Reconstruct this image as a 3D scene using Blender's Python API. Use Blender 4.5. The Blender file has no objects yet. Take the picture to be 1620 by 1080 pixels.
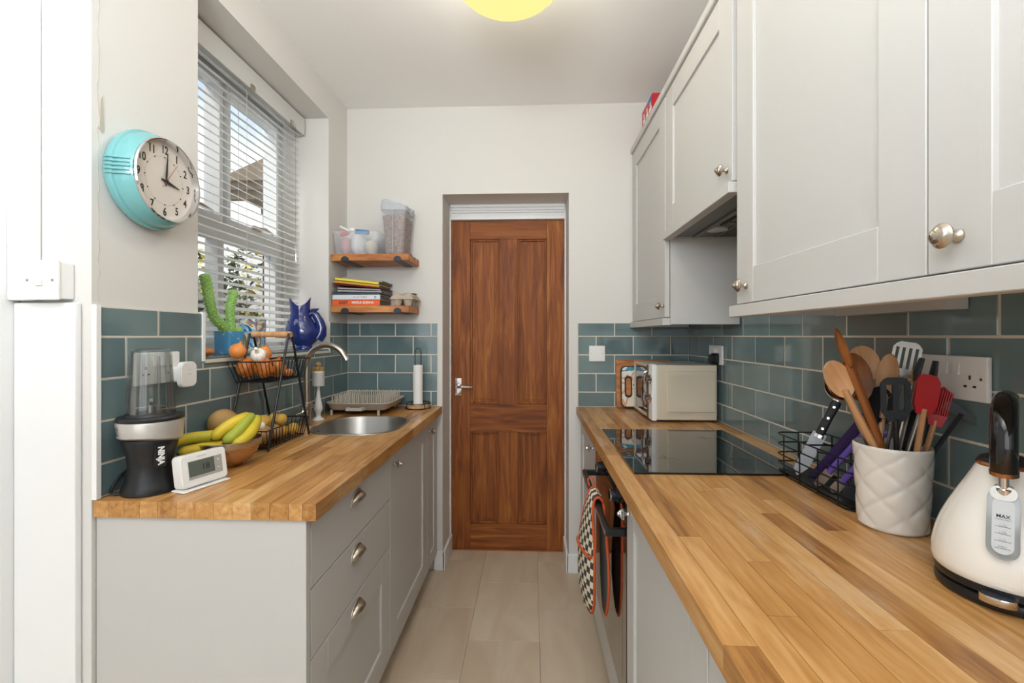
import bpy, bmesh, math, random
from mathutils import Vector, Matrix, Euler
random.seed(7)
PI = math.pi
S = bpy.context.scene
C = S.collection

# ---------------------------------------------------------------- camera, world, lights, exposure
cd = bpy.data.cameras.new('camera'); cam = bpy.data.objects.new('camera', cd); C.objects.link(cam)
cam.location = (0, 0, 1.30); cam.rotation_euler = (PI/2, 0, math.atan(32/720))
cd.sensor_width = 36; cd.lens = 16; cd.shift_y = -9/1620; cd.clip_start = 0.02
S.camera = cam
S.view_settings.view_transform = 'Standard'; S.view_settings.look = 'None'
S.view_settings.gamma = 1; S.view_settings.use_curve_mapping = False
S.view_settings.exposure = 0.40

w = bpy.data.worlds.new('sky'); S.world = w; w.use_nodes = True
nt = w.node_tree; nt.nodes.clear()
def wn(t): return nt.nodes.new(t)
out = wn('ShaderNodeOutputWorld'); bg = wn('ShaderNodeBackground'); nt.links.new(bg.outputs[0], out.inputs[0])
tc = wn('ShaderNodeTexCoord'); sep = wn('ShaderNodeSeparateXYZ'); nt.links.new(tc.outputs['Generated'], sep.inputs[0])
gr = wn('ShaderNodeValToRGB'); nt.links.new(sep.outputs[2], gr.inputs[0])
gr.color_ramp.elements[0].color = (0.34, 0.44, 0.55, 1); gr.color_ramp.elements[0].position = 0.0
gr.color_ramp.elements[1].color = (0.10, 0.17, 0.31, 1); gr.color_ramp.elements[1].position = 0.75
no = wn('ShaderNodeTexNoise'); no.inputs['Scale'].default_value = 3.2; no.inputs['Detail'].default_value = 7
no.inputs['Distortion'].default_value = 0.4
nt.links.new(tc.outputs['Generated'], no.inputs['Vector'])
cr = wn('ShaderNodeValToRGB'); nt.links.new(no.outputs[0], cr.inputs[0])
cr.color_ramp.elements[0].position = 0.40; cr.color_ramp.elements[1].position = 0.60
mx = wn('ShaderNodeMixRGB'); nt.links.new(cr.outputs[0], mx.inputs[0]); nt.links.new(gr.outputs[0], mx.inputs[1])
mx.inputs[2].default_value = (.62, .64, .66, 1)
nt.links.new(mx.outputs[0], bg.inputs[0]); bg.inputs[1].default_value = 1.9

def area(name, loc, rot, sx, sy, power, col=(1, 1, 1)):
    l = bpy.data.lights.new(name, 'AREA'); l.shape = 'RECTANGLE'; l.size = sx; l.size_y = sy
    l.energy = power; l.color = col
    o = bpy.data.objects.new(name, l); C.objects.link(o); o.location = loc; o.rotation_euler = rot
    return o
sl = bpy.data.lights.new('sun', 'SUN'); sl.energy = 3.2; sl.angle = 0.4; sl.color = (1, 0.96, 0.9)
so = bpy.data.objects.new('sun', sl); C.objects.link(so); so.rotation_euler = Vector((.52, .42, -.75)).to_track_quat('-Z', 'Y').to_euler()
area('rear_fill_light', (-0.7, -2.85, 1.55), (PI/2, 0, 0), 2.6, 1.9, 25, (0.86, 0.93, 1.0))  # added fill from behind the camera; the rear wall has no window
area('overhead_fill_light', (-0.6, -1.0, 2.5), (0, 0, 0), 1.6, 1.6, 15, (0.89, 0.945, 1.0))  # added soft fill from overhead, not a fitting of the room
area('upward_fill_light', (-0.30, -0.45, 1.90), (PI-math.radians(30), 0, 0), .7, .7, 31, (0.90, 0.95, 1.0))  # added upward fill to brighten the ceiling, no lamp stands here

# ---------------------------------------------------------------- materials
def lin(h):
    h = h.lstrip('#'); r = [int(h[i:i+2], 16)/255 for i in (0, 2, 4)]
    return tuple((c/12.92 if c <= .04045 else ((c+.055)/1.055)**2.4) for c in r) + (1,)
MATS = {}
def nodes(m): return m.node_tree.nodes, m.node_tree.links
def mat(name, hexc, rough=.5, metal=0.0, coat=0.0, trans=0.0, ior=1.45, bump=None, emit=None, alpha=1.0, sss=0):
    m = bpy.data.materials.new(name); m.use_nodes = True
    b = m.node_tree.nodes['Principled BSDF']
    b.inputs['Base Color'].default_value = lin(hexc); b.inputs['Roughness'].default_value = rough
    b.inputs['Metallic'].default_value = metal; b.inputs['Coat Weight'].default_value = coat
    b.inputs['Transmission Weight'].default_value = trans; b.inputs['IOR'].default_value = ior
    if alpha < 1: b.inputs['Alpha'].default_value = alpha
    if emit: b.inputs['Emission Color'].default_value = lin(emit[0]); b.inputs['Emission Strength'].default_value = emit[1]
    if bump: noise_bump(m, *bump)
    MATS[name] = m
    return m
def add(m, t, **kw):
    n = m.node_tree.nodes.new(t)
    for k, v in kw.items():
        if k in n.inputs: n.inputs[k].default_value = v
        else: setattr(n, k, v)
    return n
def objcoord(m, scale=(1, 1, 1), rnd=True):
    """object coordinates, shifted per object so alike pieces differ"""
    L = m.node_tree.links
    tcn = add(m, 'ShaderNodeTexCoord'); mp = add(m, 'ShaderNodeMapping'); mp.inputs['Scale'].default_value = scale
    L.new(tcn.outputs['Object'], mp.inputs['Vector'])
    if rnd:
        oi = add(m, 'ShaderNodeObjectInfo'); mu = add(m, 'ShaderNodeMath', operation='MULTIPLY'); mu.inputs[1].default_value = 37.0
        L.new(oi.outputs['Random'], mu.inputs[0]); L.new(mu.outputs[0], mp.inputs['Location'])
    return mp
def noise_bump(m, scale, strength, dist=0.002, stretch=(1, 1, 1)):
    L = m.node_tree.links; b = m.node_tree.nodes['Principled BSDF']
    mp = objcoord(m, stretch); n = add(m, 'ShaderNodeTexNoise'); n.inputs['Scale'].default_value = scale; n.inputs['Detail'].default_value = 4
    L.new(mp.outputs[0], n.inputs['Vector'])
    bu = add(m, 'ShaderNodeBump'); bu.inputs['Strength'].default_value = strength; bu.inputs['Distance'].default_value = dist
    L.new(n.outputs[0], bu.inputs['Height']); L.new(bu.outputs[0], b.inputs['Normal'])
def ramp_noise(m, cols, scale, stretch=(1, 1, 1), detail=5, dist=0.0, rnd=True, wave=False, objmix=0.0):
    """base colour from a noise through a ramp; cols = [(pos, hex), ...]"""
    L = m.node_tree.links; b = m.node_tree.nodes['Principled BSDF']
    mp = objcoord(m, stretch, rnd)
    n = add(m, 'ShaderNodeTexNoise'); n.inputs['Scale'].default_value = scale
    n.inputs['Detail'].default_value = detail; n.inputs['Distortion'].default_value = dist
    L.new(mp.outputs[0], n.inputs['Vector'])
    r = add(m, 'ShaderNodeValToRGB'); e = r.color_ramp.elements
    while len(e) < len(cols): e.new(0.5)
    for i, (p, h) in enumerate(cols): e[i].position = p; e[i].color = lin(h)
    fac = n.outputs[0]
    if objmix:
        oi = add(m, 'ShaderNodeObjectInfo'); wn_ = add(m, 'ShaderNodeTexWhiteNoise', noise_dimensions='1D')
        L.new(oi.outputs['Random'], wn_.inputs['W'])
        mxf = add(m, 'ShaderNodeMapRange'); mxf.inputs['To Min'].default_value = -objmix; mxf.inputs['To Max'].default_value = objmix
        L.new(wn_.outputs['Value'], mxf.inputs['Value'])
        ad = add(m, 'ShaderNodeMath', operation='ADD'); L.new(fac, ad.inputs[0]); L.new(mxf.outputs[0], ad.inputs[1]); fac = ad.outputs[0]
    L.new(fac, r.inputs[0]); L.new(r.outputs[0], b.inputs['Base Color'])
    return r

M = {}
M['wall'] = mat('wall_paint', '#dad7d2', .75, bump=(60, .12, .001))
M['ceil'] = mat('ceiling_paint', '#f6f4f1', .85)
M['trimw'] = mat('white_gloss_paint', '#efefee', .32)
M['cab'] = mat('cabinet_paint', '#c5c3bf', .48, bump=(30, .25, .0006, (6, 6, .35)))
M['grout'] = mat('grout', '#d8d0c2', .85)
t = M['tile'] = mat('teal_tile', '#66807f', .07, coat=.3, bump=(9, .12, .004))
ramp_noise(t, [(.2, '#5e7274'), (.5, '#697d7f'), (.8, '#788b8b')], 5, objmix=.22, detail=2)
f = M['floor'] = mat('floor_tile', '#b9ab98', .42)
ramp_noise(f, [(.25, '#c0ac93'), (.5, '#ccbaa2'), (.75, '#d8c9b3')], 3.5, (2.2, .55, 1), 8, .6, objmix=.06)
o_ = M['oak'] = mat('oak_stave', '#bd8a50', .34, coat=.15)
ramp_noise(o_, [(.12, '#88582c'), (.34, '#ae7b42'), (.55, '#c08c50'), (.78, '#d2a268'), (1, '#e2bb86')], 11, (7, .7, 7), 12, .4, objmix=.26)
def wear(m, colr, scale, lo, hi, amount):
    L = m.node_tree.links; b = m.node_tree.nodes['Principled BSDF']; src = b.inputs['Base Color'].links[0].from_socket
    ge = add(m, 'ShaderNodeNewGeometry'); mp = add(m, 'ShaderNodeMapping'); mp.inputs['Scale'].default_value = (2.2, .8, 1); L.new(ge.outputs['Position'], mp.inputs['Vector'])
    n = add(m, 'ShaderNodeTexNoise'); n.inputs['Scale'].default_value = scale; n.inputs['Detail'].default_value = 12; n.inputs['Roughness'].default_value = .7; L.new(mp.outputs[0], n.inputs['Vector'])
    mr = add(m, 'ShaderNodeMapRange'); mr.inputs['From Min'].default_value = lo; mr.inputs['From Max'].default_value = hi; mr.inputs['To Max'].default_value = amount; L.new(n.outputs[0], mr.inputs['Value'])
    mx_ = add(m, 'ShaderNodeMixRGB'); mx_.inputs[2].default_value = lin(colr); L.new(mr.outputs[0], mx_.inputs[0]); L.new(src, mx_.inputs[1]); L.new(mx_.outputs[0], b.inputs['Base Color'])
wear(o_, '#dcc6a6', 3.4, .56, .72, .45)
p_ = M['pine'] = mat('stained_pine', '#96552a', .62, coat=.0)
ramp_noise(p_, [(.25, '#5f3113'), (.42, '#7f441a'), (.54, '#8f4f1f'), (.66, '#a06027'), (.82, '#b8783a')], 5.0, (6, 6, .5), 10, 1.5, objmix=.05)
ph = M['pine_h'] = mat('stained_pine_rail', '#96552a', .62, coat=.0)
ramp_noise(ph, [(.25, '#5f3113'), (.42, '#7f441a'), (.54, '#8f4f1f'), (.66, '#a06027'), (.82, '#b8783a')], 5.0, (.5, 6, 6), 10, 1.5, objmix=.05)
sh = M['shelfwood'] = mat('shelf_wood', '#b5713c', .5)
ramp_noise(sh, [(.3, '#8a5028'), (.5, '#b8743e'), (.75, '#d39a5e')], 6, (1, 6, 6), 7, .5)
bw = M['beech'] = mat('beech', '#c99a6c', .5)
ramp_noise(bw, [(.3, '#b98656'), (.6, '#d2a478'), (.85, '#dfb68c')], 8, (6, 6, .8), 5, .3)
dw = M['olive_wood'] = mat('olive_wood', '#8a5228', .42)
ramp_noise(dw, [(.3, '#5a2f14'), (.55, '#8f5529'), (.8, '#b3753f')], 8, (6, 6, .8), 5, .6)
M['steel'] = mat('brushed_steel', '#a5a29d', .38, 1.0)
M['nickel'] = mat('satin_nickel', '#bdb3a5', .28, 1.0)
M['chrome'] = mat('chrome', '#d8d8d8', .08, 1.0)
M['blackglass'] = mat('black_glass', '#07080a', .03, coat=.6)
M['blackmetal'] = mat('black_metal', '#141416', .4)
M['blackplastic'] = mat('black_plastic', '#1a1b1d', .38)
M['slate'] = mat('dark_grey_plastic', '#2b3036', .45)
M['whiteplastic'] = mat('white_plastic', '#ecebe8', .28)
M['cream'] = mat('cream_enamel', '#cfc4ae', .22, coat=.3)
M['creamk'] = mat('kettle_enamel', '#ebe7de', .12, coat=.6)
M['slat'] = mat('blind_slat', '#f0f0ee', .4)
_m = M['slat']; _L = _m.node_tree.links; _tr = add(_m, 'ShaderNodeBsdfTranslucent'); _tr.inputs[0].default_value = lin('#f6f5f0'); _mx = add(_m, 'ShaderNodeMixShader'); _mx.inputs[0].default_value = .35
_L.new(_m.node_tree.nodes['Principled BSDF'].outputs[0], _mx.inputs[1]); _L.new(_tr.outputs[0], _mx.inputs[2]); _L.new(_mx.outputs[0], _m.node_tree.nodes['Material Output'].inputs[0])
M['valance'] = mat('valance', '#d3d2cf', .45)
M['upvc'] = mat('white_upvc', '#e8e9ea', .3)
M['aqua'] = mat('aqua_enamel', '#71b0b2', .2, coat=.4)
M['dial'] = mat('clock_dial', '#d9cec4', .6)
M['ink'] = mat('dark_ink', '#27211f', .6)
M['redhand'] = mat('copper_hand', '#a65a48', .4)
M['cobalt'] = mat('cobalt_glaze', '#14286e', .08, coat=.6, bump=(14, .7, .012, (1, 1, 1)))
M['redsil'] = mat('red_silicone', '#b8121c', .3)
M['purple'] = mat('purple_plastic', '#6a55b4', .35)
M['purpled'] = mat('deep_purple_coating', '#2c1d54', .35)
M['crock'] = mat('white_ceramic', '#dedad2', .18, coat=.4)
M['yellow'] = mat('banana_skin', '#d0b52c', .5)
ramp_noise(M['yellow'], [(.3, '#9aa028'), (.5, '#d2b62c'), (.8, '#e0c648')], 12, detail=3)
M['greenbanana'] = mat('green_banana_skin', '#9fa83a', .5)
M['onion'] = mat('onion_skin', '#b5682a', .35)
ramp_noise(M['onion'], [(.3, '#9c4c1a'), (.5, '#c0702c'), (.75, '#d99a55')], 10, (3, 3, .6), 4)
M['onionp'] = mat('peach_onion_skin', '#e08a44', .4)
M['garlic'] = mat('garlic_skin', '#e6dfd2', .5)
M['potato'] = mat('potato_skin', '#a98654', .7, bump=(30, .4, .003))
ramp_noise(M['potato'], [(.3, '#8d6b40'), (.6, '#b08c58'), (.8, '#bf9c68')], 9)
M['potatoy'] = mat('yellow_potato_skin', '#cda24a', .6)
M['melon'] = mat('brown_rind', '#a8824f', .65, bump=(40, .3, .002))
ramp_noise(M['melon'], [(.3, '#96703e'), (.6, '#b08a54'), (.8, '#c09a62')], 14)
M['greige'] = mat('greige_plastic', '#bdb4a5', .5)
M['card'] = mat('egg_card', '#b7aa98', .9)
M['cactus'] = mat('cactus_green', '#98c46e', .6)
M['leaf'] = mat('hedge_leaf', '#4c5d2c', .7); ramp_noise(M['leaf'], [(.3, '#27351a'), (.5, '#4e5f2e'), (.75, '#7d8a48')], 4)
M['flower'] = mat('yellow_flower', '#e6cf3a', .7)
M['brick'] = mat('dark_brick', '#6d4a3c', .9); ramp_noise(M['brick'], [(.3, '#4c342c'), (.6, '#74503f'), (.85, '#8a6552')], 9, objmix=.15)
M['render_w'] = mat('white_render', '#e8e6e2', .9)
M['eave'] = mat('brown_eave', '#7d6a55', .8)
M['orange'] = mat('orange_cloth', '#c5552a', .8)
M['quilt'] = mat('grey_quilt', '#4c4c48', .95, bump=(80, .5, .003))
M['lampmetal'] = mat('lamp_metal', '#c9b880', .3, 1.0)
M['lcd'] = mat('lcd', '#5e675f', .25)
M['greyprint'] = mat('grey_print', '#a8a6a2', .5)
M['copper'] = mat('copper_trim', '#b98a64', .22, 1.0)
M['bronze'] = mat('hammered_copper', '#a9764a', .3, 1.0)
M['hood'] = mat('hood_grey', '#6f6e6a', .4, .3)
M['hoodlens'] = mat('hood_lens', '#c9c9c4', .3)
M['paper'] = mat('paper_core', '#efece8', .85)
M['bag'] = mat('white_plastic_bag', '#d9dde0', .4)
M['blue'] = mat('blue_packet', '#1d6ea8', .4)
M['red'] = mat('red_packet', '#c01f2a', .4)
M['kibble'] = mat('kibble', '#7a5238', .9, bump=(90, 1, .01))
ramp_noise(M['kibble'], [(.35, '#4f3222'), (.5, '#7e563c'), (.7, '#a87f60')], 90, detail=2)
M['pages'] = mat('book_pages', '#6e6459', .9)
def book_mat(n, h): M[n] = mat('cover_' + n, h, .45); return M[n]
def glassmat(name, tint, mixf=.12, rough=.03):
    m = bpy.data.materials.new(name); m.use_nodes = True; n, L = nodes(m); n.clear()
    o = add(m, 'ShaderNodeOutputMaterial'); mixs = add(m, 'ShaderNodeMixShader')
    tr = add(m, 'ShaderNodeBsdfTransparent'); tr.inputs[0].default_value = lin(tint)
    gl = add(m, 'ShaderNodeBsdfGlossy'); gl.inputs['Roughness'].default_value = rough
    lw = add(m, 'ShaderNodeLayerWeight'); lw.inputs[0].default_value = .35
    mr = add(m, 'ShaderNodeMapRange'); mr.inputs['To Min'].default_value = mixf*.4; mr.inputs['To Max'].default_value = min(1, mixf*4)
    L.new(lw.outputs['Fresnel'], mr.inputs[0]); L.new(mr.outputs[0], mixs.inputs[0])
    L.new(tr.outputs[0], mixs.inputs[1]); L.new(gl.outputs[0], mixs.inputs[2]); L.new(mixs.outputs[0], o.inputs[0])
    M[name] = m; return m
glassmat('pane_glass', '#fdfefe', .025)
glassmat('clear_plastic', '#f4f6f6', .09, .05)
glassmat('gauge_plastic', '#d9dde0', .3, .1)
def milky(name, hexc, a, rough=.3):
    """translucent plastic: part see-through, part white"""
    m = mat(name, hexc, rough, alpha=a); M[name] = m; return m
milky('frosted_plastic', '#f0f1f5', .17)
milky('frosted_lid', '#cdd0d8', .6)
# glowing glass of the ceiling lamp
m = M['lampglass'] = bpy.data.materials.new('yellow_opal_glass'); m.use_nodes = True; n, L = nodes(m); n.clear()
o = add(m, 'ShaderNodeOutputMaterial'); mixs = add(m, 'ShaderNodeMixShader'); em = add(m, 'ShaderNodeEmission')
em.inputs[0].default_value = lin('#fff39a'); em.inputs[1].default_value = .82
tr = add(m, 'ShaderNodeBsdfTransparent'); tr.inputs[0].default_value = lin('#fffdf4'); mixs.inputs[0].default_value = .72
L.new(tr.outputs[0], mixs.inputs[1]); L.new(em.outputs[0], mixs.inputs[2]); L.new(mixs.outputs[0], o.inputs[0])
# multicolour painted ceramic
def swirl(name, cols, scale=14, dist=2.0, rough=.25):
    m = M[name] = mat(name, '#ffffff', rough, coat=.3)
    r = ramp_noise(m, cols, scale, detail=2, dist=dist); r.color_ramp.interpolation = 'CONSTANT'
swirl('swirl_ceramic', [(0, '#2a5c9c'), (.38, '#8fc1dc'), (.45, '#e8e4da'), (.52, '#c9a04a'), (.57, '#4c8fc4'), (.64, '#a83a34'), (.70, '#d8dde0')])
swirl('pot_blue', [(0, '#4f93c0'), (.62, '#7db4d4'), (.68, '#d7e2e8'), (.71, '#4f86be')], 20)
swirl('tray_pattern', [(0, '#2f7f9c'), (.42, '#e4d8c4'), (.52, '#d8a488'), (.56, '#e8e0d0'), (.62, '#3c94ac'), (.7, '#8fb8c0')], 7, 1)
# quilted check of the oven gloves
m = M['check'] = mat('glove_check', '#ffffff', .9); L = m.node_tree.links
ck = add(m, 'ShaderNodeTexChecker'); ck.inputs['Scale'].default_value = 48
ck.inputs[1].default_value = lin('#e2d6bd'); ck.inputs[2].default_value = lin('#3f3d3a')
mp = objcoord(m, (.02, 1, 1), False); mp.inputs['Location'].default_value = (.011, .003, .004)
L.new(mp.outputs[0], ck.inputs['Vector']); L.new(ck.outputs[0], m.node_tree.nodes['Principled BSDF'].inputs['Base Color'])

# ---------------------------------------------------------------- mesh builder
MW = {}
class MB:
    def __init__(s): s.bm = bmesh.new(); s.T = Matrix(); s.wn = False
    def _v(s, co): return s.bm.verts.new(s.T @ Vector(co))
    def quad(s, *cs): s.bm.faces.new([s._v(c) for c in cs]); return s
    def box(s, x0, x1, y0, y1, z0, z1, bev=0, seg=2):
        x0, x1 = sorted((x0, x1)); y0, y1 = sorted((y0, y1)); z0, z1 = sorted((z0, z1))
        v = [s._v((x, y, z)) for x in (x0, x1) for y in (y0, y1) for z in (z0, z1)]
        fs = [s.bm.faces.new([v[i] for i in q]) for q in ((0, 1, 3, 2), (4, 6, 7, 5), (0, 4, 5, 1), (2, 3, 7, 6), (0, 2, 6, 4), (1, 5, 7, 3))]
        if bev:
            s.wn = True; es = list({e for f in fs for e in f.edges})
            bmesh.ops.bevel(s.bm, geom=es, offset=bev, segments=seg, profile=.5, affect='EDGES')
        return s
    def rings(s, rings, cap0=True, cap1=True, closed=True):
        R = [[s._v(p) for p in r] for r in rings]; n = len(R[0])
        for a, b in zip(R, R[1:]):
            for i in range(n if closed else n-1):
                j = (i+1) % n; s.bm.faces.new((a[i], a[j], b[j], b[i]))
        if cap0: s.bm.faces.new(R[0][::-1])
        if cap1: s.bm.faces.new(R[-1])
        return s
    def lathe(s, prof, c=(0, 0, 0), n=32, axis='Z', cap0=False, cap1=False):
        rings = []
        for r, z in prof:
            r = max(r, 1e-5); ring = []
            for i in range(n):
                a = 2*PI*i/n; x, y = r*math.cos(a), r*math.sin(a)
                p = (x, y, z) if axis == 'Z' else ((z, x, y) if axis == 'X' else (y, z, x))
                ring.append((c[0]+p[0], c[1]+p[1], c[2]+p[2]))
            rings.append(ring)
        return s.rings(rings, cap0, cap1)
    def tube(s, pts, r, n=8, closed=False, caps=True, flat=1.0, up=None):
        pts = [Vector(p) for p in pts]; N = len(pts)
        rr = r if isinstance(r, (list, tuple)) else [r]*N
        rings = []; prev = None
        for i, p in enumerate(pts):
            a = pts[i-1] if (i > 0 or closed) else pts[0]; b = pts[(i+1) % N] if (i < N-1 or closed) else pts[-1]
            t_ = (b-a); t_ = t_.normalized() if t_.length > 1e-9 else Vector((0, 0, 1))
            if prev is None:
                u = Vector(up) if up else (Vector((0, 0, 1)) if abs(t_.z) < .9 else Vector((1, 0, 0)))
            else: u = prev
            u = (u - t_*u.dot(t_)).normalized(); prev = u; v = t_.cross(u)
            rings.append([p + (u*math.cos(2*PI*k/n)*flat + v*math.sin(2*PI*k/n))*rr[i] for k in range(n)])
        if closed:
            R = [[s._v(q) for q in r_] for r_ in rings]
            for i in range(N):
                a, b = R[i], R[(i+1) % N]
                for k in range(n): s.bm.faces.new((a[k], a[(k+1) % n], b[(k+1) % n], b[k]))
            return s
        return s.rings(rings, caps, caps)
    def cyl(s, p0, p1, r0, r1=None, n=20):
        return s.tube([p0, p1], [r0, r0 if r1 is None else r1], n)
    def ball(s, c, r, n=16, m=10, rot=None):
        if not isinstance(r, (list, tuple)): r = (r, r, r)
        Rm = rot.to_matrix() if rot else Matrix.Identity(3); c = Vector(c); rings = []
        for i in range(m+1):
            a = PI*i/m; rings.append([c + Rm @ Vector((r[0]*max(math.sin(a), 1e-4)*math.cos(2*PI*k/n), r[1]*max(math.sin(a), 1e-4)*math.sin(2*PI*k/n), r[2]*-math.cos(a))) for k in range(n)])
        return s.rings(rings)
    def prism(s, poly, a0, a1, axis='Z'):
        def P(p, a): return (p[0], p[1], a) if axis == 'Z' else ((a, p[0], p[1]) if axis == 'X' else (p[0], a, p[1]))
        return s.rings([[P(p, a0) for p in poly], [P(p, a1) for p in poly]])
def rrect(x0, x1, y0, y1, r, n=5):
    P = []
    for cx, cy, a0 in ((x1-r, y1-r, 0), (x0+r, y1-r, PI/2), (x0+r, y0+r, PI), (x1-r, y0+r, 3*PI/2)):
        for k in range(n+1):
            a = a0 + PI/2*k/n; P.append((cx+r*math.cos(a), cy+r*math.sin(a)))
    return P
def finish(name, bm, material, sharp=35):
    bmesh.ops.recalc_face_normals(bm, faces=bm.faces)
    me = bpy.data.meshes.new(name); bm.to_mesh(me); bm.free()
    for p in me.polygons: p.use_smooth = True
    me.set_sharp_from_angle(angle=math.radians(sharp))
    if material: me.materials.append(material)
    return me
def tagit(o, label=None, cat=None, group=None, kind=None):
    if label: o['label'] = label
    if cat: o['category'] = cat
    if group: o['group'] = group
    if kind: o['kind'] = kind
    return o
def obj(name, mb, material, parent=None, label=None, cat=None, group=None, kind=None, world=False, sharp=35):
    """one mesh object; world=True when the geometry was given in world coordinates under a placed parent"""
    bm = mb.bm if isinstance(mb, MB) else mb
    if world and parent: bmesh.ops.transform(bm, matrix=MW[parent.name].inverted(), verts=bm.verts)
    me = finish(name, bm, material if not isinstance(material, str) else M[material], sharp)
    o = bpy.data.objects.new(name, me); C.objects.link(o)
    if isinstance(mb, MB) and mb.wn:
        wm = o.modifiers.new('weighted_normals', 'WEIGHTED_NORMAL'); wm.keep_sharp = True
    if parent: o.parent = parent; MW[o.name] = MW[parent.name]
    else: MW[o.name] = Matrix()
    return tagit(o, label, cat, group, kind)
def thing(name, label, cat, loc=(0, 0, 0), rot=(0, 0, 0), group=None, mtx=None):
    o = bpy.data.objects.new(name, None); C.objects.link(o); o.empty_display_size = .05
    if mtx is not None: o.location = mtx.to_translation(); o.rotation_euler = mtx.to_euler(); MW[o.name] = mtx
    else: o.location = loc; o.rotation_euler = rot; MW[o.name] = Matrix.Translation(loc) @ Euler(rot).to_matrix().to_4x4()
    return tagit(o, label, cat, group)
def dup(root, loc=None, rot=None, label=None, group=None, mtx=None):
    r = root.copy(); C.objects.link(r)
    if loc is not None: r.location = loc
    if rot is not None: r.rotation_euler = rot
    if label: r['label'] = label
    if group: r['group'] = group
    for ch in list(root.children):
        c = ch.copy(); C.objects.link(c); c.parent = r
        for g in list(ch.children):
            d = g.copy(); C.objects.link(d); d.parent = c
    return r
def text(name, body, size, mtx, material, parent, ext=.0004, bold=0.0, sx=1.0, world=True, align='CENTER'):
    cu = bpy.data.curves.new('lettering', 'FONT'); cu.body = body; cu.size = size; cu.extrude = ext; cu.offset = bold
    cu.align_x = align; cu.align_y = 'CENTER'; cu.resolution_u = 3
    tmp = bpy.data.objects.new('lettering', cu); C.objects.link(tmp)
    dg = bpy.context.evaluated_depsgraph_get(); me = bpy.data.meshes.new_from_object(tmp.evaluated_get(dg))
    bpy.data.objects.remove(tmp); bpy.data.curves.remove(cu)
    mm = mtx @ Matrix.Diagonal((sx, 1, 1, 1))
    if world and parent: mm = MW[parent.name].inverted() @ mm
    me.transform(mm); me.materials.clear(); me.materials.append(M[material])
    o = bpy.data.objects.new(name, me); C.objects.link(o); o.parent = parent; MW[o.name] = MW[parent.name]
    return o
def basis(origin, xdir, ydir):
    x = Vector(xdir).normalized(); y = Vector(ydir); y = (y-x*y.dot(x)).normalized(); z = x.cross(y)
    m = Matrix((x, y, z)).transposed().to_4x4(); m.translation = Vector(origin); return m
def rod(A, B, face):
    """local frame: origin A, z towards B, -y towards 'face'"""
    A, B = Vector(A), Vector(B); z = (B-A).normalized(); y = -Vector(face); y = (y-z*y.dot(z)).normalized(); x = y.cross(z)
    m = Matrix((x, y, z)).transposed().to_4x4(); m.translation = A; return m, (B-A).length

# ---------------------------------------------------------------- room shell
XL, XR, YB, ZC = -1.04, .855, 2.515, 2.573
# left wall with the window opening (y 1.37-2.284, z 1.225-2.412)
b = MB(); XO = -1.36
b.box(XO, XL, 1.03, YB+.30, -.05, 1.225); b.box(XO, XL, 1.03, YB+.30, 2.412, ZC+.05)
b.box(XO, XL, 1.03, 1.372, 1.225, 2.412); b.box(XO, XL, 2.284, YB+.30, 1.225, 2.412)
wall_left = obj('wall_left', b, 'wall', kind='structure')
# back wall with the door alcove
b = MB()
b.box(XL, -.499, YB, YB+.30, -.05, ZC+.05); b.box(.201, XR+.2, YB, YB+.30, -.05, ZC+.05); b.box(-.499, .201, YB, YB+.30, 2.087, ZC+.05)
wall_back = obj('wall_back', b, 'wall', kind='structure')
b = MB(); b.box(XR, XR+.2, -3.0, YB, -.05, ZC+.05)
wall_right = obj('wall_right', b, 'wall', kind='structure')
b = MB(); b.box(-2.7, XO, 1.03, 1.25, -.05, ZC+.05); wall_side = obj('wall_side', b, 'wall', kind='structure')
b = MB(); b.box(-2.7, -2.5, -3.0, 1.03, -.05, ZC+.05); wall_dining = obj('wall_dining', b, 'wall', kind='structure')
b = MB(); b.box(-2.7, XR+.2, -3.2, -3.0, -.05, ZC+.05); wall_rear = obj('wall_rear', b, 'wall', kind='structure')
b = MB(); b.box(-2.7, XR+.2, -3.2, 1.25, ZC, ZC+.08); b.box(XO, XR+.2, 1.25, YB+.30, ZC, ZC+.08); ceiling = obj('ceiling', b, 'ceil', kind='structure')
b = MB(); b.box(-2.7, XR+.2, -3.2, 1.25, -.06, -.003); b.box(XO, XR+.2, 1.25, YB+.40, -.06, -.003); floor = obj('floor', b, mat('floor_joint', '#8f8576', .8), kind='structure')
# floor tiles .305 x .457, half bond
TC = {}
def tile_mesh(w_, h_, d, bev, axis, material):
    key = (round(w_, 3), round(h_, 3), d, axis, material)
    if key in TC: return TC[key]
    b = MB(); e = bev
    o4 = [(-w_/2, -h_/2), (w_/2, -h_/2), (w_/2, h_/2), (-w_/2, h_/2)]; i4 = [(-w_/2+e, -h_/2+e), (w_/2-e, -h_/2+e), (w_/2-e, h_/2-e), (-w_/2+e, h_/2-e)]
    def P(p, a): return (p[0], p[1], a) if axis == 'Z' else ((a, p[0], p[1]) if axis == 'X' else (p[0], a, p[1]))
    b.rings([[P(p, 0) for p in o4], [P(p, d*.75) for p in o4], [P(p, d) for p in i4]])
    TC[key] = finish('tile', b.bm, M[material], 20); return TC[key]
def put_tile(parent, c, w_, h_, d, axis, material, bev=.0015):
    o = bpy.data.objects.new('tile', tile_mesh(w_, h_, d, bev, axis, material)); C.objects.link(o); o.parent = parent; o.location = c
    return o
G = .0012
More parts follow.
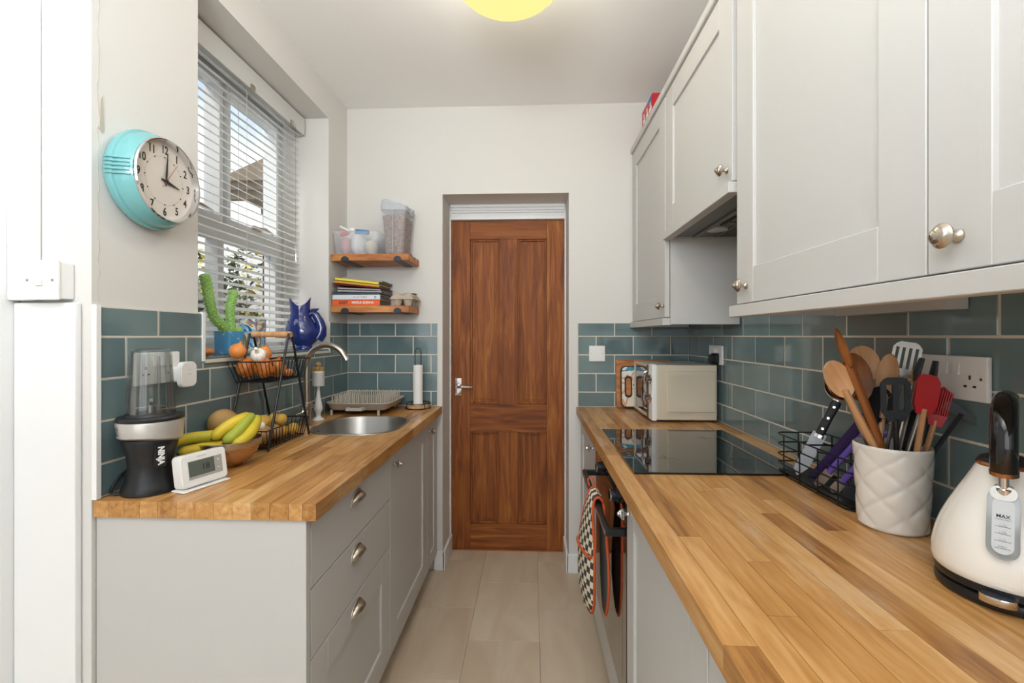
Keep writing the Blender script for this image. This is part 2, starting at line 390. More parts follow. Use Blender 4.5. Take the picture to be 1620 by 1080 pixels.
for k in range(-9, 4):
    x0, x1 = .031+.305*(k-1), .031+.305*k
    x0c, x1c = max(x0, -2.5), min(x1, XR)
    if x1c-x0c < .02: continue
    off = 2.395 if k % 2 == 0 else 2.395-.2285
    for j in range(-13, 3):
        y0, y1 = off+.457*(j-1), off+.457*j
        y0, y1 = max(y0, -2.98), min(y1, 2.80)
        if y1-y0 < .02: continue
        if y0 > YB-.02: pass
        if y1 < 1.0 and x1c < -1.6 and y1 < -.5: pass
        if (x1c < XL+.01 and y1 > 1.03):
            y1 = 1.03
            if y1-y0 < .02: continue
        put_tile(floor, ((x0c+x1c)/2, (y0+y1)/2, -.003), x1c-x0c-G, y1-y0-G, .003, 'Z', 'floor', .0008)
# wall tiles: rows meet at these heights
ROWS = [(.912, .992), (.992, 1.094), (1.094, 1.196), (1.196, 1.298), (1.298, 1.371)]
g = .0026; TD = .0078
def tiled(parent, axis, plane, a0, a1, rows, phase, sign=1, skip=None, tops=None):
    """axis: wall normal axis ('X' or 'Y'); runs along the other one from a0 to a1; phase = joint position in rows 1,3 (from z 1.094..)"""
    for r, (z0, z1) in enumerate(rows):
        ph = phase + (.1006 if r % 2 == 0 else 0)
        k0 = math.floor((a0-ph)/.2012); a = ph + k0*.2012
        while a < a1-.004:
            s0, s1 = max(a, a0), min(a+.2012, a1); a += .2012
            if s1-s0 < .012: continue
            segs = [(s0, s1)]
            if skip and z1 > skip[2]+.005:
                segs = [(p, q) for p, q in ((s0, min(s1, skip[0])), (max(s0, skip[1]), s1)) if q-p > .012]
                zc0, zc1 = z0, z1
                if z0 < skip[2]-.005:   # row cut by the sill: lower piece across, full pieces either side
                    p, q = max(s0, skip[0]), min(s1, skip[1])
                    if q-p > .012: _tile(parent, axis, plane, p, q, z0, skip[2], sign)
            for p, q in segs: _tile(parent, axis, plane, p, q, z0, z1, sign)
def _tile(parent, axis, plane, p, q, z0, z1, sign):
    w_, h_ = q-p-2*g, z1-z0-2*g
    if w_ < .006 or h_ < .006: return
    c = (plane, (p+q)/2, (z0+z1)/2) if axis == 'X' else ((p+q)/2, plane, (z0+z1)/2)
    put_tile(parent, c, w_, h_, TD*sign, axis, 'tile')
def grout(parent, *bx):
    b = MB()
    for q in bx: b.box(*q)
    obj('grout', b, 'grout', parent)
GT = .006
grout(wall_left, (XL, XL+GT, 1.04, YB, .912, 1.215), (XL, XL+GT, 1.04, 1.385, 1.215, 1.371), (XL, XL+GT, 2.284, YB, 1.215, 1.371))
tiled(wall_left, 'X', XL, 1.044, YB-GT, ROWS, 1.114, 1, skip=(1.385, 2.284, 1.22))
b = MB(); b.box(-1.25, XL+.012, 1.39, 2.284, 1.214, 1.225); obj('grout', b, 'grout', wall_left)
yy = 1.39
while yy < 2.28:
    y1 = min(yy+.2012, 2.284); put_tile(wall_left, (-1.107, (yy+y1)/2, 1.225), .137, y1-yy-.004, .008, 'Z', 'tile'); yy += .2012
b = MB(); b.box(-1.25, -1.178, 1.39, 2.284, 1.225, 1.237); obj('sill_board', b, 'trimw', wall_left)
tm = MB(); tm.box(XL, XL+.012, 1.03, 1.042, .912, 1.374); obj('tile_trim', tm, 'trimw', wall_left)
tm = MB(); tm.box(XL-.03, XL+.012, 1.378, 1.389, 1.22, 1.374); obj('tile_trim', tm, 'trimw', wall_left)
grout(wall_back, (XL, -.524, YB-GT, YB, .912, 1.371), (.246, XR, YB-GT, YB, .912, 1.371))
tiled(wall_back, 'Y', YB, XL+GT, -.526, ROWS, -.864, -1)
tiled(wall_back, 'Y', YB, .249, XR-GT, ROWS, .349, -1)
ROWR = ROWS[:4] + [(1.298, 1.40)]
grout(wall_right, (XR-GT, XR, -.3, YB, .912, 1.40), (XR-GT, XR, 1.262, 1.885, 1.40, 1.70))
tiled(wall_right, 'X', XR, -.3, YB-GT, ROWR, 1.771, -1)
tiled(wall_right, 'X', XR, 1.264, 1.882, [(1.40, 1.502), (1.502, 1.604), (1.604, 1.698)], 1.67, -1)

# plaster damage: flaking strip of paint on the wall edge
b = MB(); b.prism([(1.047, 1.80), (1.051, 1.87), (1.054, 1.88), (1.058, 1.81), (1.055, 1.79)], XL, XL+.003, 'X'); obj('paint_flake', b, mat('bare_plaster', '#b9b1a4', .9), wall_left)
R_ = random.Random(9); b = MB(); z = 1.382; P = []
while z < 2.56: P.append((XL+.0003, 1.047+R_.uniform(-.003, .003), z)); z += R_.uniform(.012, .03)
b.tube(P, [R_.uniform(.0003, .0011) for _ in P], 5); obj('plaster_crack', b, MATS['bare_plaster'], wall_left)
# woodwork at the near end of the left wall
def trim(name, *bx, bev=.004, m_='trimw'):
    b = MB()
    for q in bx: b.box(*q, bev=bev)
    return obj(name, b, m_, kind='structure')
trim('trim_1', (-1.60, -1.245, .955, 1.029, 0, ZC-.002), (-1.262, -1.232, .935, 1.029, 0, ZC-.002), (-1.232, -1.214, .985, 1.029, 0, ZC-.002))
trim('trim_2', (-1.2135, -1.162, .998, 1.029, 1.382, ZC-.002))
trim('trim_3', (-1.2135, -1.062, 1.012, 1.029, 0, 1.378))
# door_1 with casing in the alcove
d1 = thing('door_1', None, None, (-.15, 2.76, 0)); d1['kind'] = 'structure'
b = MB(); y0 = 2.735
b.box(-.499, -.492, y0, 2.80, 0, 2.087); b.box(.194, .201, y0, 2.80, 0, 2.087); b.box(-.492, .194, y0+.01, 2.80, 2.0, 2.087)
obj('door_frame', b, 'trimw', d1, world=True)
b = MB()
for z0, z1, p in ((2.0, 2.012, .018), (2.012, 2.04, .010), (2.04, 2.052, .020), (2.052, 2.068, .028), (2.068, 2.086, .036)): b.box(-.492, .194, y0+.01-p, y0+.012, z0, z1, bev=.002)
obj('head_moulding', b, 'trimw', d1, world=True)
Y0, Y1 = 2.757, 2.80
def dpart(name, x0, x1, z0, z1, ya, m_, bev=.002):
    b = MB(); b.box(x0, x1, ya, Y1, z0, z1, bev=bev); return obj(name, b, m_, d1, world=True)
b = MB(); b.box(-.49, .192, Y1-.018, Y1, .004, 1.998); obj('core', b, 'pine', d1, world=True)
dpart('stile', -.490, -.378, .004, 1.998, Y0, 'pine'); dpart('stile', .087, .192, .004, 1.998, Y0, 'pine')
dpart('rail', -.378, .087, 1.886, 1.998, Y0, 'pine_h'); dpart('rail', -.378, .087, .716, .886, Y0, 'pine_h'); dpart('rail', -.378, .087, .004, .158, Y0, 'pine_h')
dpart('muntin', -.202, -.088, .886, 1.886, Y0, 'pine'); dpart('muntin', -.202, -.088, .158, .716, Y0, 'pine')
for x0, x1 in ((-.378, -.202), (-.088, .087)):
    for z0, z1 in ((.886, 1.886), (.158, .716)):
        b = MB(); b.box(x0, x1, Y1-.024, Y1-.015, z0, z1); b.box(x0+.026, x1-.026, Y1-.028, Y1-.015, z0+.026, z1-.026, bev=.003)
        for q in ((x0, x0+.012, z0, z1), (x1-.012, x1, z0, z1), (x0, x1, z0, z0+.012), (x0, x1, z1-.012, z1)): b.box(q[0], q[1], Y1-.036, Y1-.015, q[2], q[3], bev=.004)
        obj('panel', b, 'pine', d1, world=True)
b = MB(); b.box(-.470, -.430, Y0-.005, Y0, .935, 1.042, bev=.001)
hp = obj('handle_plate', b, 'chrome', d1, world=True)
b = MB(); b.cyl((-.451, Y0-.004, .992), (-.451, Y0-.045, .992), .009); b.tube([(-.451, Y0-.042, .992), (-.42, Y0-.045, .994), (-.38, Y0-.043, .992), (-.36, Y0-.040, .990)], [.009, .009, .007, .005], 10)
obj('lever', b, 'chrome', hp, world=True)
b = MB()
for x in (-.465, -.436):
    for z in (.941, 1.036): b.cyl((x, Y0-.0045, z), (x, Y0-.0062, z), .0022, n=8)
obj('screw', b, 'nickel', hp, world=True)
b = MB(); b.box(-.49, .192, 2.745, 2.83, -.003, .002); obj('threshold', b, 'shelfwood', d1, world=True)
# skirting
def skirt(name, *bx): return trim(name, *bx, bev=.005)
skirt('baseboard_left', (-.545, -.483, YB-.016, YB-.0005, 0, .105), (-.4985, -.482, YB-.016, 2.734, 0, .105))
skirt('baseboard_right', (.186, .272, YB-.016, YB-.0005, 0, .105), (.184, .2005, YB-.016, 2.734, 0, .105))

# ---------------------------------------------------------------- window and what lies beyond it
w1 = thing('window_1', None, None, (-1.29, 1.828, 1.225)); w1['kind'] = 'structure'
WX0, WX1 = -1.345, -1.285
def wbar(name, y0, y1, z0, z1, x0=WX0, x1=WX1, m_='upvc', bev=.004): b = MB(); b.box(x0, x1, y0, y1, z0, z1, bev=bev); return obj(name, b, m_, w1, world=True)
wbar('frame_jamb', 1.372, 1.43, 1.237, 2.411); wbar('frame_jamb', 2.226, 2.284, 1.237, 2.411)
wbar('frame_head', 1.43, 2.226, 2.35, 2.411); wbar('frame_sill', 1.43, 2.226, 1.237, 1.29); wbar('transom', 1.43, 2.226, 1.70, 1.765)
wbar('mullion', 1.81, 1.845, 1.29, 1.70); wbar('mullion', 1.815, 1.84, 1.765, 2.35)
for y0, y1 in ((1.43, 1.815), (1.84, 2.226)):
    b = MB()
    for q in ((y0, y0+.022, 1.765, 2.35), (y1-.022, y1, 1.765, 2.35), (y0+.022, y1-.022, 1.765, 1.79), (y0+.022, y1-.022, 2.325, 2.35)):
        b.box(WX0+.008, WX1+.018, q[0], q[1], q[2], q[3], bev=.004)
    sash = obj('sash', b, 'upvc', w1, world=True)
    b = MB(); ym = (y0+y1)/2; b.box(WX1+.018, WX1+.03, ym-.03, ym+.03, 1.78, 1.80, bev=.002); b.tube([(WX1+.035, ym-.01, 1.79), (WX1+.045, ym+.03, 1.795), (WX1+.04, ym+.10, 1.785)], .006, 8)
    obj('sash_handle', b, 'nickel', sash, world=True)
    for nm, z0, z1, yy0, yy1 in (('pane', 1.79, 2.325, y0+.022, y1-.022), ('pane', 1.29, 1.70, y0, y1)):
        b = MB(); b.box(-1.318, -1.314, yy0, yy1, z0, z1); obj(nm, b, 'pane_glass', w1, world=True)

bl = thing('venetian_blind', 'white slatted venetian blind hanging in the window', 'blind', (-1.195, 1.83, 2.40))
b = MB(); b.box(-1.23, -1.175, 1.385, 2.262, 2.355, 2.40, bev=.003); obj('headrail', b, 'slat', bl, world=True)
b = MB(); b.box(-1.167, -1.157, 1.380, 2.268, 2.318, 2.403, bev=.002); b.box(-1.21, -1.1575, 2.262, 2.268, 2.318, 2.403); obj('valance', b, 'valance', bl, world=True)
sb = MB(); tl = math.radians(27)
n_ = 6; top = [(-.0175+.035*i/n_, .0022*(1-(2*i/n_-1)**2)) for i in range(n_+1)]
poly = [(x, z+.0016) for x, z in top] + [(x, z-.0004) for x, z in top[::-1]]
poly = [(x*math.cos(tl)+z*math.sin(tl), -x*math.sin(tl)+z*math.cos(tl)) for x, z in poly]
sb.rings([[(p[0], -.433, p[1]) for p in poly], [(p[0], .433, p[1]) for p in poly]])
slm = finish('slat', sb.bm, M['slat'], 50); z = 2.318; PIT = .0325
while z > 1.262:
    o = bpy.data.objects.new('slat', slm); C.objects.link(o); o.parent = bl; o.location = (0, -.007, z-2.40); z -= PIT
b = MB(); b.box(-1.215, -1.175, 1.39, 2.255, 1.240, 1.252, bev=.003); obj('bottom_rail', b, 'slat', bl, world=True)
for y in (1.55, 1.83, 2.12):
    b = MB(); b.tube([(-1.178, y, 2.36), (-1.178, y, 1.25)], .0009, 5); b.tube([(-1.213, y, 2.36), (-1.213, y, 1.25)], .0009, 5); obj('cord', b, 'valance', bl, world=True)
b = MB(); b.tube([(-1.152, 2.17, 2.33), (-1.152, 2.17, 1.70)], .0022, 6); b.tube([(-1.152, 2.17, 1.74), (-1.152, 2.17, 1.66)], [.0045, .007], 8); obj('tilt_wand', b, 'clear_plastic', bl, world=True)
for y in (1.83, 2.14):
    b = MB(); b.box(-1.157, -1.148, y-.012, y+.012, 2.31, 2.335, bev=.002); obj('valance_clip', b, 'nickel', bl, world=True)

# outside: neighbour's brick extension with an overhanging roof, white wall, hedge with yellow flowers
e = thing('neighbouring_house', 'brick and white rendered outbuilding with brown overhanging roof outside the window', 'building', (-3.6, 6.6, 0))
b = MB(); b.box(-3.34, -2.5, 5.5, 8.4, -.4, 2.85); obj('brick_wall', b, 'brick', e, world=True)
b = MB(); b.box(-8.5, -3.34, 8.0, 8.4, -.4, 2.9);  obj('rendered_wall', b, 'render_w', e, world=True)
b = MB(); b.box(-3.35, -2.0, 4.75, 8.5, 2.87, 2.95); b.prism([(-3.4, 2.95), (-1.95, 2.95), (-1.95, 3.42), (-2.2, 3.45)], 4.7, 8.5, 'Y'); obj('roof', b, 'eave', e, world=True)
for k in range(6):
    b = MB(); b.box(-3.3, -2.1, 4.8+.6*k, 4.87+.6*k, 2.78, 2.87); obj('rafter', b, 'eave', e, world=True)
b = MB(); b.box(-9, -1.6, 1.0, 11, -.45, -.35); obj('garden_ground', b, mat('paving', '#9c978c', .9), kind='structure')
wl = MB(); wl.box(-5.6, -5.45, 1.2, 7.9, -.4, 2.2, bev=.01); obj('garden_wall', wl, 'render_w', label='white rendered garden wall behind the flowering hedge outside', cat='wall')
def hedge(name, m_, n, seed, size, label, box, cat):
    R = random.Random(seed); b = MB()
    for _ in range(n):
        x, y, z = R.uniform(*box[0]), R.uniform(*box[1]), R.uniform(*box[2])
        z *= .75+.25*math.sin(y*5+x*3); a = R.uniform(0, 6.28); t_ = R.uniform(-1, 1); L_ = size*R.uniform(.6, 1.3)
        u = Vector((math.cos(a), math.sin(a), t_)).normalized()*L_; v = Vector((-math.sin(a), math.cos(a), R.uniform(-1, 1))).normalized()*L_*.45; c = Vector((x, y, z))
        b.quad(c-u, c-v, c+u, c+v)
    return obj(name, b, m_, label=label, cat=cat, kind='stuff')
hedge('hedge_foliage', 'leaf', 6500, 3, .07, 'green leafy hedge seen low through the window', ((-5.2, -4.2), (3.6, 7.6), (-.3, 2.9)), 'hedge')
hedge('yellow_blossom', 'flower', 600, 4, .05, 'yellow blossom scattered on the hedge outside', ((-4.19, -4.05), (4.4, 7.0), (.6, 2.7)), 'flowers')
# ---------------------------------------------------------------- base cabinets, left run
FL = -.527          # front plane of the left doors
def shaker(b, plane, sgn, y0, y1, z0, z1, st=.085, th=.019, rec=.008):
    """framed door lying in plane x=plane, front face towards sgn"""
    xi = plane-sgn*th
    b.box(xi, plane-sgn*rec, y0+st-.004, y1-st+.004, z0+st-.004, z1-st+.004)
    b.box(xi, plane, y0, y0+st, z0, z1, bev=.0012, seg=1); b.box(xi, plane, y1-st, y1, z0, z1, bev=.0012, seg=1)
    b.box(xi, plane, y0+st, y1-st, z0, z0+st, bev=.0012, seg=1); b.box(xi, plane, y0+st, y1-st, z1-st, z1, bev=.0012, seg=1)
KP = [(.009, 0), (.009, .002), (.005, .005), (.0045, .014), (.007, .017), (.0155, .019), (.0165, .022), (.0135, .025), (.011, .0265), (.0105, .029), (.006, .031), (.0055, .034), (.001, .036)]
def knob(parent, plane, sgn, y, z, m_='nickel', sc=1.0):
    b = MB(); b.lathe([(r*sc, plane+sgn*q*sc) for r, q in KP], (0, y, z), 24, 'X', cap0=True)
    return obj('knob', b, m_, parent, world=True, sharp=50)
def cup_handle(parent, plane, y, z):
    b = MB(); w_ = .043; rings = []
    for i in range(13):
        t_ = PI*i/12; cy, cz = -math.cos(t_), math.sin(t_)
        outl = []
        for j in range(9):
            u = PI/2*j/8
            outl.append((plane+.001+.024*math.sin(u)*max(.0, math.sin(t_))**.6, y+w_*cy*(1-.32*(1-math.cos(u))), z-.014+.034*cz*(1-.55*(1-math.cos(u)))))
        rings.append(outl)
    b.rings(rings, False, False, closed=False)
    b.tube([(plane+.001, y-w_*1.05*math.cos(PI*i/12), z-.014+.036*math.sin(PI*i/12)) for i in range(13)], .0028, 6)
    m = obj('cup_handle', b, 'nickel', parent, world=True, sharp=60)
    md = m.modifiers.new('thick', 'SOLIDIFY'); md.thickness = .0012; md.offset = 0
    return m
def carcass(parent, x0, x1, y0, y1, z0, z1, th=.018, m_='cab', front=None):
    """open-topped, open-fronted box"""
    b = MB(); xb, xf = (x0, x1)
    b.box(x0, x1, y0, y0+th, z0, z1); b.box(x0, x1, y1-th, y1, z0, z1); b.box(x0, x1, y0+th, y1-th, z0, z0+th)
    bx = x0 if front == 'R' else x1-.006
    b.box(bx, bx+.006, y0+th, y1-th, z0+th, z1)
    return obj('carcass', b, m_, parent, world=True)
# end panel
ep = MB(); ep.box(-1.038, FL, 1.040, 1.060, .0, .869, bev=.001); obj('end_panel', ep, 'cab', label='pale grey painted end panel closing the left worktop run', cat='panel')
cL = thing('drawer_cabinet', 'grey base cabinet with three drawers at near end of left worktop', 'cabinet', (-.78, 1.365, 0))
carcass(cL, -1.03, FL-.02, 1.062, 1.664, .10, .869, front='R')
for z0, z1, pan in ((.697, .866, 0), (.527, .693, 0), (.104, .523, 1)):
    b = MB()
    if pan: shaker(b, FL, 1, 1.064, 1.664, z0, z1, .09)
    else: b.box(FL-.019, FL, 1.064, 1.664, z0, z1, bev=.0012, seg=1)
    dr = obj('drawer', b, 'cab', cL, world=True); cup_handle(dr, FL, 1.345, {.697: .815, .527: .650, .104: .482}[z0])
b = MB(); b.box(-.60, -.585, 1.062, 1.664, 0, .098); obj('plinth', b, 'cab', cL, world=True)
cS = thing('sink_cabinet', 'grey sink cabinet with one framed door under the left worktop', 'cabinet', (-.78, 1.966, 0))
carcass(cS, -1.03, FL-.02, 1.668, 2.262, .10, .75, front='R')
b = MB(); shaker(b, FL, 1, 1.668, 2.264, .104, .866); dr = obj('door', b, 'cab', cS, world=True); knob(dr, FL, 1, 1.705, .815)
b = MB(); b.box(-.60, -.585, 1.668, 2.264, 0, .098); obj('plinth', b, 'cab', cS, world=True)
cF = thing('corner_cabinet', 'narrow grey base cabinet beside the alcove at far end of left run', 'cabinet', (-.78, 2.39, 0))
carcass(cF, -1.03, FL-.02, 2.268, 2.505, .10, .869, front='R')
b = MB(); shaker(b, FL, 1, 2.268, 2.495, .104, .866, .065); dr = obj('door', b, 'cab', cF, world=True); knob(dr, FL, 1, 2.305, .812)
b = MB(); b.box(-.60, -.585, 2.268, 2.497, 0, .098); obj('plinth', b, 'cab', cF, world=True)

# ---------------------------------------------------------------- oak worktops, stave by stave
def worktop(name, label, xs, y0, y1, z0, z1, seed, hole=None, lens=(.28, .62)):
    R = random.Random(seed); wt = thing(name, label, 'worktop', ((xs[0]+xs[-1])/2, (y0+y1)/2, z0))
    def stave(xa, xb, ya, yb):           # ya, yb: floats or functions of x
        N = 6 if (callable(ya) or callable(yb)) else 1; b = MB(); e = .0004
        fa = ya if callable(ya) else (lambda x: ya); fb = yb if callable(yb) else (lambda x: yb)
        P = [(xa+(xb-xa)*i/N, fa(xa+(xb-xa)*i/N)+e) for i in range(N+1)] + [(xb-(xb-xa)*i/N, fb(xb-(xb-xa)*i/N)-e) for i in range(N+1)]
        P[0] = (xa+e, P[0][1]); P[-1] = (xa+e, P[-1][1]); P[N] = (xb-e, P[N][1]); P[N+1] = (xb-e, P[N+1][1])
        cx, cy = (xa+xb)/2, sum(p[1] for p in P)/len(P)
        P = [(p[0]-cx, p[1]-cy) for p in P]; b.prism(P, 0, z1-z0)
        o = obj('stave', b, 'oak', wt, sharp=20); o.location = Vector((cx, cy, z0))-wt.location
    for xa, xb in zip(xs, xs[1:]):
        inh = hole and xa >= hole['x0']-.001 and xb <= hole['x1']+.001
        for s0, s1 in ([(y0, y1)] if not inh else [(y0, 'n'), ('f', y1)]):
            a = s0 if not isinstance(s0, str) else hole['far']; bnd = s1 if not isinstance(s1, str) else hole['near']
            lo = a((xa+xb)/2)+.03 if callable(a) else a; hi = bnd((xa+xb)/2)-.03 if callable(bnd) else bnd
            cuts = []; y = lo + R.uniform(.08, lens[1])
            while y < hi-.08: cuts.append(y); y += R.uniform(*lens)
            pts = [a] + cuts + [bnd]
            for p, q in zip(pts, pts[1:]): stave(xa, xb, p, q)
    return wt
# sink cut-out outline (rounded), as near/far edge functions of x
hx0, hx1, hy0, hy1, hr = -.925, -.565, 1.762, 2.160, .13
def _dy(x):
    d = 0
    if x > hx1-hr: d = hr-math.sqrt(max(0, hr*hr-(x-(hx1-hr))**2))
    if x < hx0+hr: d = hr-math.sqrt(max(0, hr*hr-((hx0+hr)-x)**2))
    return d
hole = dict(x0=hx0, x1=hx1, near=lambda x: hy0+_dy(x), far=lambda x: hy1-_dy(x))
xsL = [-1.038, -1.0, -.9625, -.925] + [-.925+.045*i for i in range(1, 9)] + [-.5325, -.50]
WZ = .91
wtL = worktop('left_worktop', 'honey oak butcher block worktop on the left around the sink', xsL, 1.032, YB-.008, .871, WZ, 11, hole)
xsR = [.24+.0436*i for i in range(14)] + [XR-.0075]
wtR = worktop('right_worktop', 'long worn oak butcher block worktop on the right around the hob', xsR, -.30, YB-.008, .871, WZ, 23, None, (.35, .95))

# ---------------------------------------------------------------- sink
sk = thing('sink', 'stainless steel inset sink with rounded bowl in left worktop', 'sink', ((hx0+hx1)/2, (hy0+hy1)/2, WZ))
b = MB(); rings = []
for inset, z, r in ((-.007, WZ+.0005, .137), (-.006, WZ+.003, .136), (.004, WZ+.003, .128), (.008, WZ-.004, .125), (.012, WZ-.12, .12), (.03, WZ-.150, .11), (.10, WZ-.158, .06)):
    rings.append([(p[0], p[1], z) for p in rrect(hx0+inset, hx1-inset, hy0+inset, hy1-inset, r, 8)])
b.rings(rings, False, True); obj('bowl', b, 'steel', sk, world=True, sharp=50)
b = MB(); b.lathe([(.045, WZ-.156), (.04, WZ-.153), (.03, WZ-.1545), (.012, WZ-.1545), (.011, WZ-.149), (.0, WZ-.148)], (-.745, 1.96, 0), 24); obj('drain', b, 'chrome', sk, world=True)
b = MB()
for k in range(5):
    a = 2*PI*k/5; b.ball((-.912, 1.90+.013*math.cos(a), WZ-.03+.013*math.sin(a)), (.002, .005, .003), 8, 5)
b.ball((-.912, 1.90, WZ-.03), (.002, .004, .004), 8, 5)
obj('overflow', b, 'blackmetal', sk, world=True)
# tap
tp = thing('swan_neck_tap', 'tall brushed nickel swan neck tap behind the sink', 'tap', (-.985, 1.95, WZ))
b = MB(); b.lathe([(.024, 0), (.024, .004), (.018, .006), (.018, .055), (.0195, .056), (.0195, .095), (.017, .097), (.0145, .10)], n=24, cap0=True, cap1=True); obj('body', b, 'nickel', tp)
pts = [(0, 0, .09), (0, 0, .26)] + [(.0+.088-.088*math.cos(a), 0, .262+.088*math.sin(a)) for a in [PI*i/16 for i in range(0, 14)]] 
e_ = Vector(pts[-1]); pts.append(tuple(e_+Vector((.012, 0, -.022))))
b = MB(); b.tube(pts, .0125, 16); obj('spout', b, 'nickel', tp)
b = MB(); b.tube([(e_+Vector((.009, 0, -.014))), (e_+Vector((.015, 0, -.028)))], .0138, 16); obj('aerator', b, 'chrome', tp)
b = MB(); b.cyl((0, 0, .075), (.012, -.045, .078), .011, .009); b.tube([(.010, -.035, .078), (0, -.045, .06), (-.012, -.075, .055)], [.006, .006, .004], 8); b.cyl((0, 0, .075), (.0, .04, .078), .010, .012); obj('lever', b, 'nickel', tp)

# ---------------------------------------------------------------- right base units
FR = .265
def rdoor(name, label, y0, y1, ky):
    t_ = thing(name, label, 'cabinet', (.56, (y0+y1)/2, 0)); carcass(t_, FR+.02, .85, y0, y1, .10, .869)
    b = MB(); shaker(b, FR, -1, y0+.002, y1-.002, .104, .866, .08); dr = obj('door', b, 'cab', t_, world=True)
    if ky is not None: knob(dr, FR, -1, ky, .818, 'chrome')
    b = MB(); b.box(.32, .335, y0, y1, 0, .098); obj('plinth', b, 'cab', t_, world=True)
    return t_
rdoor('base_cabinet', 'grey base cabinet with framed door, far right beside the alcove', 1.902, 2.50, 1.965)
rdoor('base_cabinet', 'grey base cabinet with framed door nearest the oven on its near side', .70, 1.288, 1.245)
rdoor('base_cabinet', 'grey base cabinet at the very bottom edge below the kettle end of the worktop', .10, .698, .14)
rdoor('base_cabinet', 'grey base cabinet under the very nearest end of the right worktop', -.298, .098, .05)
ov = thing('built_in_oven', 'black built-in oven with bar handle under the hob', 'oven', (.56, 1.595, .1))
b = MB(); b.box(.29, .84, 1.30, 1.89, .105, .868); obj('casing', b, 'blackmetal', ov, world=True)
b = MB(); b.box(.262, .289, 1.292, 1.898, .762, .868, bev=.002); cp = obj('control_panel', b, 'blackglass', ov, world=True)
for y in (1.40, 1.695):
    b = MB(); b.lathe([(.023, .262), (.023, .258), (.019, .254), (.0185, .238), (.015, .236)], (0, y, .815), 24, 'X'); k = obj('knob', b, 'blackplastic', cp, world=True)
    b = MB(); b.lathe([(.0195, .2385), (.0195, .2365), (.0165, .2345), (.0165, .2365)], (0, y, .815), 24, 'X'); obj('knob_ring', b, 'chrome', k, world=True)
b = MB(); b.box(.2625, .264, 1.555, 1.63, .795, .835); obj('display', b, 'blackglass', cp, world=True)
b = MB(); b.box(.264, .289, 1.292, 1.898, .235, .758, bev=.002); dr = obj('oven_door', b, mat('brown_reflection_glass', '#17110e', .03, coat=.6), ov, world=True)  # black glass; its brown reflection is put into the base colour
b = MB(); b.box(.2635, .2645, 1.345, 1.845, .30, .66); obj('door_window', b, mat('brown_reflection_window', '#2a1c15', .04, coat=.5), dr, world=True)  # browner still: the reflection in the window is coloured in
b = MB(); b.box(.208, .222, 1.305, 1.885, .728, .752, bev=.003); 
for y in (1.312, 1.878): b.box(.212, .264, y-.010, y+.010, .730, .750, bev=.002)
obj('handle', b, 'blackplastic', dr, world=True)
b = MB(); b.box(.2055, .2078, 1.306, 1.884, .733, .747, bev=.0008); obj('handle_strip', b, 'steel', dr, world=True)
b = MB(); b.box(.266, .289, 1.292, 1.898, .105, .232, bev=.002); obj('bottom_panel', b, 'cab', ov, world=True)
b = MB(); b.box(.32, .335, 1.29, 1.90, 0, .098); obj('plinth', b, 'cab', ov, world=True)
# hob
hb = thing('ceramic_hob', 'black glass induction hob set in the right worktop', 'hob', (.53, 1.595, WZ))
b = MB(); b.box(.287, .775, 1.297, 1.893, WZ+.0005, WZ+.006, bev=.0015); obj('glass', b, 'blackglass', hb, world=True)
hp_ = mat('hob_print', '#5a5a5c', .3)
b = MB(); zz = WZ+.0062
for cx, cy, r in ((.42, 1.45, .09), (.42, 1.745, .075), (.645, 1.45, .075), (.645, 1.745, .09)):
    b.box(cx-.03, cx+.03, cy-.0008, cy+.0008, zz, zz+.0002); b.box(cx-.0008, cx+.0008, cy-.03, cy+.03, zz, zz+.0002)
obj('ring_marks', b, hp_, hb, world=True)
b = MB()
for k in range(9): b.box(.305+.004*(k % 2), .317, 1.47+.03*k, 1.482+.03*k, zz, zz+.0002)
obj('touch_controls', b, hp_, hb, world=True)

# ---------------------------------------------------------------- wall cabinets, right
FU = .545
def wallcab(name, label, y0, y1, z0, z1, doors, under=None):
    t_ = thing(name, label, 'cabinet', (.70, (y0+y1)/2, z0)); b = MB()
    th = .018; x0, x1 = FU+.021, XR-.012
    b.box(x0, x1, y0, y0+th, z0+.004, z1); b.box(x0, x1, y1-th, y1, z0+.004, z1); b.box(x0, x1, y0+th, y1-th, z1-th, z1); b.box(x1-.006, x1, y0+th, y1-th, z0+.05, z1-th)
    b.box(x0, x1, y0+th, y1-th, z0+.030, z0+.048); obj('carcass', b, 'cab', t_, world=True)
    for d in doors:
        b = MB(); shaker(b, FU, -1, d[0]+.0015, d[1]-.0015, z0+.034, z1-.022, .088); dr = obj('door', b, 'cab', t_, world=True)
        if d[2] is not None: knob(dr, FU, -1, d[2], d[3])
    b = MB(); b.box(FU-.012, FU+.021, y0, y1, z0, z0+.030, bev=.0015, seg=1); obj('light_pelmet', b, 'cab', t_, world=True)
    b = MB(); b.box(FU-.010, FU+.021, y0, y1, z1-.018, z1+.012, bev=.003, seg=1); obj('cornice', b, 'cab', t_, world=True)
    return t_
wallcab('wall_cabinet', 'tall grey wall cabinet above the microwave beside the alcove', 1.890, 2.508, 1.343, 2.305, [(1.895, 2.505, 1.918, 1.424)])
wh = wallcab('hood_cabinet', 'short grey wall cabinet above the hob housing the extractor', 1.262, 1.888, 1.690, 2.305, [(1.266, 1.885, 1.298, 1.762)])
wn_ = wallcab('wall_cabinet', 'large grey wall cabinets over the utensils and kettle, nearest on the right', -.30, 1.260, 1.350, 2.305,
        [(.654, 1.240, 1.185, 1.428), (.068, .654, .607, 1.428), (-.30, .068, .03, 1.428)])
b = MB(); b.box(.80, XR-.011, .92, 1.24, 1.352, 1.378); obj('wall_batten', b, 'cab', wn_, world=True)
